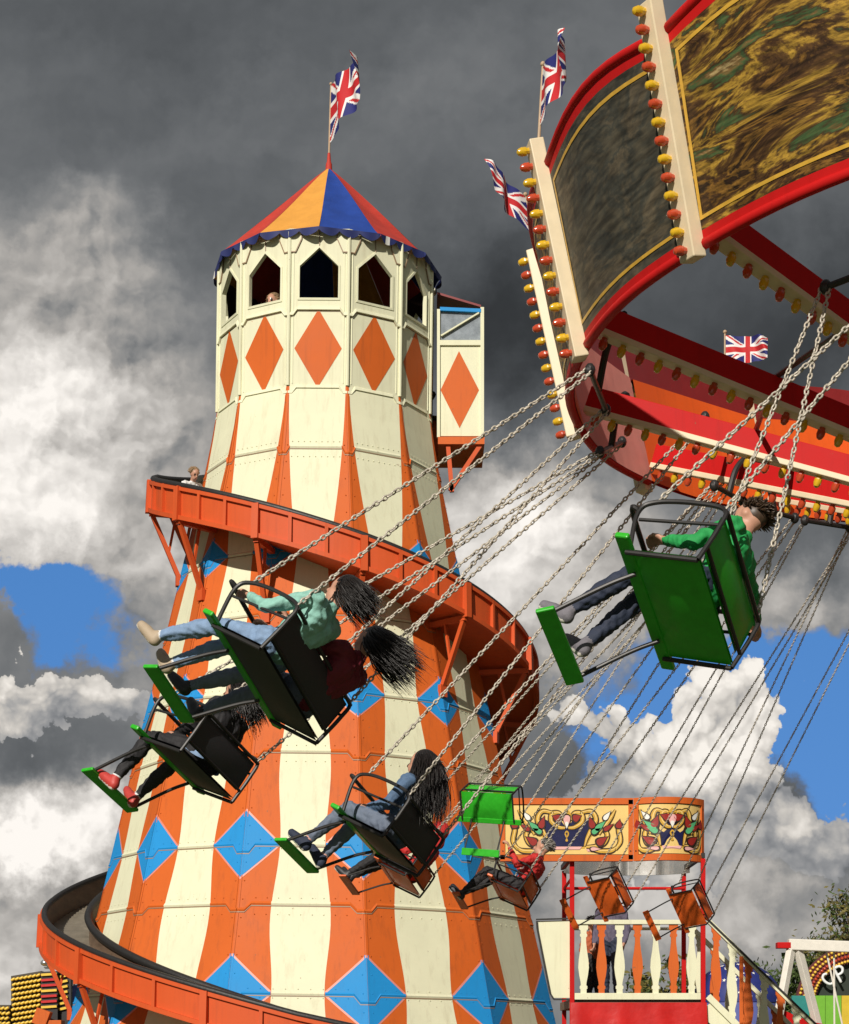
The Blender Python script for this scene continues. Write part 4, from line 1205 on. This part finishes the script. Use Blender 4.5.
# stairs
S0, S1 = Vector((XRt + .04, PY, ZF)), Vector((XRt + .04 + 2.16, PY, .10))
stairs = MB()
for k in range(11):
    q = lerp(S0, S1, (k + .5) / 11); stairs.box((q.x, PY + .70, q.z - .02), (.26, 1.3, .035), 0)
stairs.beam(S0 + Vector((0, .03, -.10)), S1 + Vector((0, .03, -.10)), .05, .22, 1); stairs.beam(S0 + Vector((0, 1.38, -.10)), S1 + Vector((0, 1.38, -.10)), .05, .22, 1)
so = stairs.build('stairs', [MATS['deck_boards'], CREAM], plat, world=True)
railing('stair_railing', S0 + Vector((.02, 0, .05)), S1 + Vector((0, 0, .05)), 11, ZRAIL - ZF - .08, 1, plat)
railing('stair_railing', S0 + Vector((.02, 1.36, .05)), S1 + Vector((0, 1.36, .05)), 11, ZRAIL - ZF - .08, 0, plat)
m = MB(); m.beam(S0 + Vector((-.03, -.02, ZRAIL - ZF + .05)), S1 + Vector((0, -.02, ZRAIL - ZF + .05)), .09, .02, 0); m.build('handrail_cap', [BLACKP], plat, world=True)
for xx in (.42, 1.5):
    q = lerp(S0, S1, xx / 2.16); m = MB(); m.box((q.x, PY - .028, q.z + .45), (.045, .02, .95)); m.build('rail_post', [ORANGE], plat, world=True)

# ---- fascia with fairground scrollwork
def shape(m, poly, fr, off, mi, sub=True):
    c = (sum(p[0] for p in poly) / len(poly), sum(p[1] for p in poly) / len(poly)); n = len(poly)
    for i in range(n):
        a, b = poly[i], poly[(i + 1) % n]
        m.add([fr(c[0], c[1], off), fr(*a, off), fr(*b, off)], [(0, 1, 2)], mi)
def drop(cx, cy, ln, wd, ang):
    out = []
    for k in range(16):
        q = 2 * PI * k / 16; x = math.cos(q); y = math.sin(q) * (1 - x) * .5 * .80
        x, y = x * ln / 2, y * wd
        out.append((cx + x * math.cos(ang) - y * math.sin(ang), cy + x * math.sin(ang) + y * math.cos(ang)))
    return out
def artwork(m, fr, sx):
    """cartouche centred on (0,0), roughly 1.2*sx wide and .52 high. slots: 0 ochre 1 orange 2 gold 3 navy 4 red 5 green 6 pink 7 outline 8 white"""
    def T(pts): return [(p[0] * sx, p[1]) for p in pts]
    body = [(-.36, .16), (-.33, .02), (-.24, -.14), (-.20, -.20), (.20, -.20), (.24, -.14), (.33, .02), (.36, .16), (.22, .10), (.10, .14), (0, .02), (-.10, .14), (-.22, .10)]
    shape(m, T([(p[0] * 1.10, p[1] * 1.12 - .004) for p in body]), fr, .003, 2); shape(m, T([(p[0]*1.03, p[1]*1.04) for p in body]), fr, .005, 7); shape(m, T(body), fr, .007, 3)
    for s_ in (-1, 1):
        def Q(pts): return [(s_ * p[0] * sx, p[1]) for p in pts]
        scr = [[(.02, .02), (.10, .03), (.19, .10), (.18, .19), (.10, .20), (.06, .14), (.11, .10)],
               [(.16, .20), (.30, .22), (.36, .12), (.30, .0), (.25, -.10), (.22, -.20)],
               [(.24, -.21), (.36, -.20), (.46, -.16), (.50, -.06), (.44, .00), (.40, -.06)],
               [(.34, -.06), (.46, .04), (.54, .14), (.60, .24)],
               [(.60, -.24), (.66, -.14), (.64, .0), (.67, .06), (.61, .08)],
               [(.30, -.24), (.44, -.26), (.56, -.25), (.62, -.20)]]
        for c in scr:
            ribbon(m, Q(c), .076, fr, .010, 7); ribbon(m, Q(c), .046, fr, .013, 2); ribbon(m, [(x + .004, y + .006) for x, y in Q(c)], .014, fr, .016, 0)
        for (x, y, l, w_, a_, mi) in ((.13, .145, .10, .07, .4, 4), (.30, .09, .14, .06, 1.9, 4), (.44, -.13, .14, .07, .6, 4), (.42, .05, .16, .055, .75, 5), (.50, .17, .12, .045, .9, 8), (.37, -.01, .12, .05, .5, 5), (.52, .03, .13, .04, .6, 4), (.645, .07, .10, .06, 1.4, 4), (.36, -.235, .12, .035, 0, 6)):
            aa = a_ if s_ > 0 else PI - a_
            shape(m, drop(s_ * x * sx, y, l * 1.38, w_ * 1.75, aa), fr, .017, 7); shape(m, drop(s_ * x * sx, y, l * 1.1, w_ * 1.2, aa), fr, .020, mi)
    shape(m, drop(0, .09, .20, .10, -PI / 2), fr, .017, 7); shape(m, drop(0, .09, .17, .08, -PI / 2), fr, .020, 6)
    shape(m, drop(0, .21, .10, .10, PI / 2), fr, .017, 2); shape(m, drop(0, .05, .09, .04, -PI / 2), fr, .023, 8)
    ribbon(m, [(-.02, -.05), (0, -.02), (.02, -.05), (0, -.09), (-.02, -.05)], .016, fr, .012, 2, False); shape(m, drop(0, -.12, .05, .03, PI / 2), fr, .012, 2)
    shape(m, T([(-.16, -.24), (.16, -.24), (.19, -.205), (-.19, -.205)]), fr, .009, 6)
    for s_ in (-1, 1):
        shape(m, T([(s_ * .26, -.265), (s_ * .34, -.265), (s_ * .30, -.235), (s_ * .24, -.235)]), fr, .009, 6)
ARTS = [FASC, ORANGE, GOLD, NAVY, ARTR, ARTG, ARTP, ARTK, WHITE]
XA, XB, XC = at(500, 0, PY).x, at(632, 0, PY).x, at(703.5, 0, PY).x
ZM = (ZCB + ZCT) / 2
FH = ZCT - ZCB
def fascia(name, frf, width, sx, shift=0.0):
    m = MB(); N = 24; T_ = .05
    for i in range(N):
        u0, u1 = -width / 2 + width * i / N, -width / 2 + width * (i + 1) / N
        m.quad(frf(u0, -FH / 2, 0), frf(u1, -FH / 2, 0), frf(u1, FH / 2, 0), frf(u0, FH / 2, 0), 0)
        m.quad(frf(u0, -FH / 2, -T_), frf(u1, -FH / 2, -T_), frf(u1, FH / 2, -T_), frf(u0, FH / 2, -T_), 9)
        for v0, v1 in ((-FH / 2 - .02, -FH / 2 + .055), (FH / 2 - .055, FH / 2 + .02)):
            m.hexa([frf(u0, v0, -T_ - .01), frf(u1, v0, -T_ - .01), frf(u1, v0, .018), frf(u0, v0, .018), frf(u0, v1, -T_ - .01), frf(u1, v1, -T_ - .01), frf(u1, v1, .018), frf(u0, v1, .018)], 1)
        for v0, v1 in ((-FH / 2 + .055, -FH / 2 + .063), (FH / 2 - .063, FH / 2 - .055)):
            m.quad(frf(u0, v0, .004), frf(u1, v0, .004), frf(u1, v1, .004), frf(u0, v1, .004), 7)
    for s_ in (-1, 1):
        a, b = sorted((s_ * width / 2, s_ * (width / 2 - .055)))
        m.hexa([frf(a, -FH / 2, -T_), frf(b, -FH / 2, -T_), frf(b, -FH / 2, .018), frf(a, -FH / 2, .018), frf(a, FH / 2, -T_), frf(b, FH / 2, -T_), frf(b, FH / 2, .018), frf(a, FH / 2, .018)], 1)
        for v in (-.26, .26):
            shape(m, [(s_ * (width / 2 - .03) + .009 * math.cos(q), v + .009 * math.sin(q)) for q in [2 * PI * k / 8 for k in range(8)]], frf, .022, 7)
    artwork(m, lambda u, v, o: frf(u + shift, v, o), sx)
    return m.build(name, ARTS + [SILVER], plat, world=True)
wl = XB - XA
fascia('fascia_panel', lambda u, v, o: Vector(((XA + XB) / 2 + u, PY - .10 - o, ZM + v)), wl, .98, .0)
wr = XC - XB - .015
def frr(u, v, o):
    s_ = (u / wr + .5)
    ang = R(-38 + 98 * s_)
    rad = wr / (math.sin(R(60)) + math.sin(R(38)))
    cx_ = XB + .015 + rad * math.sin(R(38)); cy_ = PY - .10 + rad * math.cos(R(38))
    return Vector((cx_ + (rad + o) * math.sin(ang), cy_ - (rad + o) * math.cos(ang), ZM + v))
fascia('fascia_panel', frr, wr, .56, -.02)
# rear curved drum, bright inside
m = MB(); N = 30
for i in range(N):
    def rq(s_, z):
        ang = lerp(-70, 70, s_); rx = (XRt - XL) / 2 * 1.02
        return Vector(((XL + XRt) / 2 + .02 + rx * math.sin(R(ang)) / math.sin(R(70)), PD - .35 + .55 * math.cos(R(ang)), z))
    for j in range(1):
        a, b = i / N, (i + 1) / N
        m.hexa([rq(a, ZCB - .02), rq(b, ZCB - .02), rq(b, ZCB - .02) + Vector((0, .03, 0)), rq(a, ZCB - .02) + Vector((0, .03, 0)), rq(a, ZCT), rq(b, ZCT), rq(b, ZCT) + Vector((0, .03, 0)), rq(a, ZCT) + Vector((0, .03, 0))], 0)
m.build('rear_fascia', [SILVER], plat, world=True, smooth='auto')
for xa in (XL, XRt):
    m = MB(); m.beam((xa, PY, ZCB + .06), (xa, PD, ZCB + .06), .05, .06); m.build('canopy_beam', [DGREY], plat, world=True)

# people waiting on the platform
person('child in grey purple top and dark trousers waiting on the platform', Matrix.Translation((at(612, 0, 23.4).x, 23.5, ZF)) @ Matrix.Rotation(R(160), 4, 'Z'), standing(.82, 'down', .05), dict(top=cloth('purple_grey_cloth', (.10, .085, .13)), bottom=navyc, shoe=whitec), .012, hair=hair_short(HBR))
person('smaller child in orange vest and black leggings waiting on the platform', Matrix.Translation((at(594, 0, 23.8).x, 23.85, ZF)) @ Matrix.Rotation(R(200), 4, 'Z'), standing(.60, 'down', .03), dict(top=cloth('rust_cloth', (.40, .09, .03)), bottom=blackc, shoe=shoeK), .012, hair=hair_short(HB))

# ================================================================== background fair, right
sw = thing('swing_boat_frame', 'white timber swing boat frame standing beyond the stairs', 'swing boat', (at(800, 0, 34).x, 34, 0))
Yb = 34.0
WHT = mat('white_timber', (.74, .70, .62), .55, var=.08)
m = MB(); m.beam(at(788, 944.5, Yb), at(905, 949, Yb), .20, .20, 0); m.build('top_beam', [WHT], sw, world=True, bevel=.015)
m = MB(); m.beam(at(776.5, 945.5, Yb), at(790, 945.5, Yb), .21, .11, 0); m.build('beam_end', [REDP], sw, world=True, bevel=.01)
for (x, dy_) in ((767, 1.0), (828, -1.0)):
    pass
for (xa, xb, Y2) in ((791.5, 755, 33.2), (797.5, 846, 34.8), (880, 850, 33.2), (885, 925, 34.8)):
    top = at(xa, 947, Yb); bot = at(xb, 1050, Y2); bot.z = 0
    m = MB(); m.beam(top, bot, .12, .14, 0); m.build('leg', [WHT], sw, world=True, bevel=.01)
for xa, xb in ((826, 846), (834, 834.5)):
    m = MB(); m.tube([at(xa, 950, Yb + .1), at(xb, 1042, Yb + .1)], .018, 6); m.build('hanging_rod', [WHT], sw, world=True)
m = MB(); c = at(838, 1040, Yb + .1)
for k in range(14):
    u0, u1 = -1.1 + 2.2 * k / 14, -1.1 + 2.2 * (k + 1) / 14
    for s_ in (-1, 1):
        def sp_(u, v): return c + Vector((u, s_ * .38 * math.sqrt(max(0, 1 - (u / 1.15) ** 2)) * (.5 + .5 * v), .55 * v + .28 * abs(u) ** 2 - .3))
        m.quad(sp_(u0, 0), sp_(u1, 0), sp_(u1, 1), sp_(u0, 1), 0)
m.build('boat', [REDP], sw, world=True, smooth='auto')

cups = thing('lit_arch_ride', 'teacup ride front with yellow bulb arch and neon letters', 'fairground ride', (at(850, 0, 44).x, 44, 0))
Yc = 44.0; cc = at(857, 1006, Yc)
pxm = Yc / F
m = MB(); N = 40
def arc(r_, q, dy_=0): return cc + Vector((r_ * pxm * math.cos(q), dy_, r_ * pxm * math.sin(q)))
for k in range(N):
    q0, q1 = PI * k / N, PI * (k + 1) / N
    m.hexa([arc(43, q0, -.1), arc(43, q1, -.1), arc(61, q1, -.1), arc(61, q0, -.1), arc(43, q0, .15), arc(43, q1, .15), arc(61, q1, .15), arc(61, q0, .15)], 0)
arch = m.build('arch', [mat('maroon_board', (.14, .02, .02), .5)], cups, world=True)
YBG = mat('yellow_festoon_bulb', (.80, .52, .06), .35)
nb = 0; rb_ = MB()
for row, r_ in enumerate((45.5, 50, 54.5, 59)):
    for k in range(46):
        q = PI * (k + .5 * (row % 2) + .3) / 46
        tgt = MB() if (nb < 100 and math.cos(q) < .1) else rb_
        tgt.ellipsoid(arc(r_, q, -.13), (.036, .045, .036), 8, 5, 0 if row != 1 else 1)
        if tgt is not rb_:
            nb += 1; tgt.build('bulb', [YBG, RB], arch, smooth=True, world=True)
o = rb_.build('bulb', [YBG, RB], arch, smooth=True, world=True); o['kind'] = 'stuff'
m = MB()
for k in range(N):
    q0, q1 = PI * k / N, PI * (k + 1) / N
    m.add([cc + Vector((0, .05, 0)), arc(43, q0, .05), arc(43, q1, .05)], [(0, 1, 2)], 0)
m.build('back_panel', [mat('dark_board', (.02, .03, .02), .6)], cups, world=True)
NEON = mat('white_neon_tube', (.80, .82, .82), .3)
def letter(strokes, cx_, cy_, s_, rot):
    m = MB()
    for st in strokes:
        P_ = [at(cx_ + (x * math.cos(rot) - y * math.sin(rot)) * s_, cy_ - (x * math.sin(rot) + y * math.cos(rot)) * s_, Yc) + Vector((0, -.22, 0)) for x, y in st]
        m.tube(smoothpath(P_, 5), .034, 6)
    m.build('neon_letter', [NEON], cups, smooth=True, world=True)
letter([[(.45, .55), (.1, .8), (-.35, .6), (-.5, 0), (-.35, -.6), (.1, -.8), (.45, -.55)]], 826, 979.5, 7.6, R(52))
letter([[(-.4, -.9), (-.4, 0), (-.4, .85)], [(-.4, .85), (.2, .8), (.45, .45), (.2, .05), (-.4, 0)]], 838.5, 974, 9.0, R(28))
m = MB()
cg = [mat('lime_panel', (.16, .42, .03), .5), mat('teal_panel', (.02, .22, .20), .5), mat('yellow_panel', (.62, .44, .03), .5)]
for k, (x0, x1, mi) in enumerate(((789, 806, 1), (806.4, 822, 0), (822.4, 838, 0), (838.4, 856, 2), (856.4, 880, 0))):
    a, b = at(x0, 1040, Yc), at(x1, 996, Yc); m.hexa([(a.x, Yc - .35, 0), (b.x, Yc - .35, 0), (b.x, Yc - .25, 0), (a.x, Yc - .25, 0), (a.x, Yc - .35, b.z), (b.x, Yc - .35, b.z), (b.x, Yc - .25, b.z), (a.x, Yc - .25, b.z)], mi)
m.build('front_panel', cg, cups, world=True)

dome = thing('dome_tent', 'dark blue domed tent roof with pale stars behind the stairs', 'tent', (at(733, 0, 40).x, 40, 0))
STARB = mat('star_canvas_blue', (.015, .025, .17), .6, var=.2, vscale=3)
m = MB(); dc = at(742, 1002, 40); dr = 45 * 40 / F
N, Mm = 36, 12
for i in range(Mm):
    for k in range(N):
        def dp(i, k):
            t = PI / 2 * i / Mm; p = 2 * PI * k / N
            return Vector((dc.x + dr * math.cos(t) * math.cos(p), 40.6 + dr * math.cos(t) * math.sin(p), dc.z + dr * .92 * math.sin(t)))
        m.quad(dp(i, k), dp(i, k + 1), dp(i + 1, k + 1), dp(i + 1, k))
dm = m.build('roof', [STARB], dome, smooth=True, world=True)
m = MB(); rnd = random.Random(4)
for q in range(90):
    t, p = math.acos(rnd.uniform(.05, 1)), rnd.uniform(PI, 2 * PI)
    n = Vector((math.sin(t) * math.cos(p), math.sin(t) * math.sin(p), math.cos(t) * .92)); ctr = Vector((dc.x, 40.6, dc.z)) + n * dr * 1.006
    s_ = rnd.uniform(.03, .06); e1 = n.orthogonal().normalized(); e2 = n.normalized().cross(e1)
    pol = [ctr + (e1 * math.cos(PI * j / 5) + e2 * math.sin(PI * j / 5)) * s_ * (1 if j % 2 == 0 else .42) for j in range(10)]
    m.add(pol, [tuple(range(10))], 0)
o = m.build('star', [WHITE], dm, world=True, clean=False); o['kind'] = 'stuff'
m = MB(); m.tube([(dc.x, 40.6, 0), (dc.x, 40.6, dc.z)], [dr * .98, dr * .98], 36); m.build('wall', [mat('tent_wall', (.10, .12, .35), .7)], dome, smooth='auto', world=True)

# trees
def tree(label, base, h, cr, lm, seed, n=900, ls=.16, group='trees beyond the fair'):
    t = thing('tree', label, 'tree', base, group); rnd = random.Random(seed); base = Vector(base)
    m = MB(); m.tube(smoothpath([base, base + Vector((.1, 0, h * .35)), base + Vector((.0, .1, h * .8))], 4), [.22 * h / 6, .2 * h / 6, .18 * h / 6, .16 * h / 6, .14 * h / 6, .12 * h / 6, .1 * h / 6, .08 * h / 6, .03 * h / 6], 8)
    cl = []
    for k in range(16):
        d = Vector((rnd.gauss(0, .5), rnd.gauss(0, .5), rnd.uniform(-.2, .9))).normalized(); o_ = base + Vector((0, 0, h * rnd.uniform(.3, .7))); e_ = base + Vector((0, 0, h * .6)) + Vector((d.x * cr, d.y * cr, d.z * h * .42))
        m.tube([o_, lerp(o_, e_, .5) + Vector((0, 0, .1)), e_], [.06, .04, .012], 5); cl.append(e_); cl.append(lerp(o_, e_, .6))
    m.build('trunk', [BARK], t, smooth=True, world=True)
    m = MB()
    for k in range(n):
        c = rnd.choice(cl); p = c + Vector((rnd.gauss(0, .3), rnd.gauss(0, .3), rnd.gauss(0, .26))) * cr * .75
        e1 = Vector((rnd.gauss(0, 1), rnd.gauss(0, 1), rnd.gauss(0, 1))).normalized(); e2 = e1.orthogonal().normalized(); s_ = ls * rnd.uniform(.5, 1.2)
        m.add([p - e1 * s_, p + e2 * s_ * .5, p + e1 * s_, p - e2 * s_ * .5], [(0, 1, 2, 3)], rnd.choice((0, 0, 1)))
    m.build('crown', [lm, LEAF], t, world=True, clean=False)
def gbase(px, Y): p = at(px, 1050, Y); return (p.x, Y, 0)
tree('thin leaved autumn tree rising above the bulb arch', gbase(848, 60), 6.1, 1.5, LEAF2, 3, 5200, .10)
tree('dark green bushy tree behind the white swing frame', gbase(797, 58), 3.9, 1.4, LEAF, 5, 3600, .14)
tree('low green tree seen through the platform balusters', gbase(668, 56), 4.0, 1.2, LEAF2, 8, 3600, .14)
tree('low dark tree between the tent and the platform', gbase(765, 64), 4.0, 1.8, LEAF, 12, 3600, .14)

# ================================================================== background fair, left
st = thing('bulb_front_ride', 'fairground ride front covered in rows of yellow bulbs beneath the slide', 'fairground ride', (at(30, 0, 40).x, 40, 0))
Yl = 40.0
m = MB()
def lp(px, py, d=0.0): return at(px, py, Yl) + Vector((0, d, 0))
def slab(x0, y0, x1, y1, y0b, d0, d1, mi):   # left top y0, right top y0b
    a, b, c, d = lp(x0, y1), lp(x1, y1), lp(x1, y0b), lp(x0, y0)
    a.z = b.z = CAMZ + (YH - y1) / F * Yl
    D0, D1 = Vector((0, d0, 0)), Vector((0, d1, 0))
    m.hexa([a + D0, b + D0, b + D1, a + D1, d + D0, c + D0, c + D1, d + D1], mi)
DB = mat('dark_front_board', (.06, .045, .025), .6)
slab(11, 976, 41, 1100, 971, 0, .4, 0); slab(-20, 1005, 11, 1100, 1005, -.1, .3, 0)
body = m.build('front_board', [DB], st, world=True)
nb = 0; rb_ = MB()
for r_ in range(13):
    for c_ in range(7):
        px_, py_ = 13.5 + c_ * 4.2 + (r_ % 2) * 1.2, 979.5 - c_ * .7 + r_ * 5.0
        b = MB(); tgt = b if nb < 100 else rb_
        tgt.capsule(lp(px_ - .9, py_ + .6, -.06), lp(px_ + 1.1, py_ - .5, -.06), .030, .030, 7)
        if tgt is b: nb += 1; b.build('bulb', [YBG], body, smooth=True, world=True)
for r_ in range(7):
    for c_ in range(7):
        px_, py_ = -17 + c_ * 4.2 + (r_ % 2) * 1.2, 1008.5 + r_ * 5.0
        rb_.capsule(lp(px_ - .9, py_ + .6, -.16), lp(px_ + 1.1, py_ - .5, -.16), .030, .030, 7)
o = rb_.build('bulb', [YBG], body, smooth=True, world=True); o['kind'] = 'stuff'
m = MB(); slab(41.6, 972, 58, 1100, 971, -.05, .4, 0); slab(58.4, 973, 70, 1100, 974, .1, .5, 0)
col_ = m.build('side_board', [mat('black_board', (.02, .016, .016), .6)], st, world=True)
m = MB()
for k in range(7):
    m.beam(lp(42, 975 + k * 5.4, -.08), lp(57.5, 974 + k * 5.4, -.08), .04, .05, 0 if k % 3 else 1); m.beam(lp(58.5, 977 + k * 5.4, .06), lp(67, 975 + k * 5.4, .06), .04, .05, 1)
m.build('lamp_row', [mat('red_lamp_row', (.55, .02, .02), .35), YBG], st, world=True)
m = MB()
for k, x in enumerate((46, 52, 59, 65, 71)):
    m.ellipsoid(lp(x, 963 + (k % 2) * 2.5, -.1), (.10, .10, .07), 10, 7)
m.beam(lp(44, 968, .0), lp(76, 966, .0), .05, .05, 0)
m.build('lamp_cluster', [SILVER], st, smooth='auto', world=True)
m = MB()
for k in range(4): m.box(lp(76.5, 974 + k * 4.5, -.2), (.05, .05, .06))
m.beam(lp(76.5, 970, -.15), lp(74.5, 992, -.15), .12, .04, 1)
m.build('lamp_strip', [WHITE, DGREY], st, world=True)
m = MB(); m.box(lp(47, 1018, -.5), (.30, .3, .34), 0, Matrix.Rotation(R(20), 3, 'Y')); m.box(lp(55, 1030, -.4), (.5, .4, .4), 0); m.build('skirting_box', [ORANGE], st, world=True, bevel=.01)
# sheeted generator trailer behind the slide
tr = thing('sheeted_trailer', 'trailer under dark blue and brown tarpaulin below the slide', 'trailer', (at(105, 0, 34).x, 34, 0))
m = MB(); N = 16
def trp(u, v):
    x = lerp(72, 172, u); top = 986 - 10 * math.sin(PI * min(1, u * 1.4)); y = lerp(top, 1100, v)
    p = at(x, y, 34.0); p.y += .12 * math.sin(u * 26 + v * 3) + .3 * u; return p
for i in range(40):
    for j in range(8):
        m.quad(trp(i / 40, j / 8), trp((i + 1) / 40, j / 8), trp((i + 1) / 40, (j + 1) / 8), trp(i / 40, (j + 1) / 8), 0 if i < 16 else 1)
for i in range(40):
    a, b = trp(i / 40, 0), trp((i + 1) / 40, 0); m.quad(a, b, b + Vector((0, 2.2, .1)), a + Vector((0, 2.2, .1)), 0 if i < 16 else 1)
m.build('tarpaulin', [mat('navy_tarpaulin', (.012, .02, .07), .45, var=.3), mat('brown_tarpaulin', (.05, .03, .025), .6, var=.3)], tr, smooth='auto', world=True)
m = MB(); a = at(72, 0, 34.2); b = at(172, 0, 34.2); m.box(((a.x + b.x) / 2, 35.4, .55), (b.x - a.x, 1.8, .9)); m.build('body', [DGREY], tr, world=True)
for xx in (.3, .7):
    m = MB(); cxx = lerp(a.x, b.x, xx); m.tube([(cxx, 34.5, .33), (cxx, 34.7, .33)], [.33, .33], 20); m.build('wheel', [BLACKP], tr, world=True, smooth='auto')
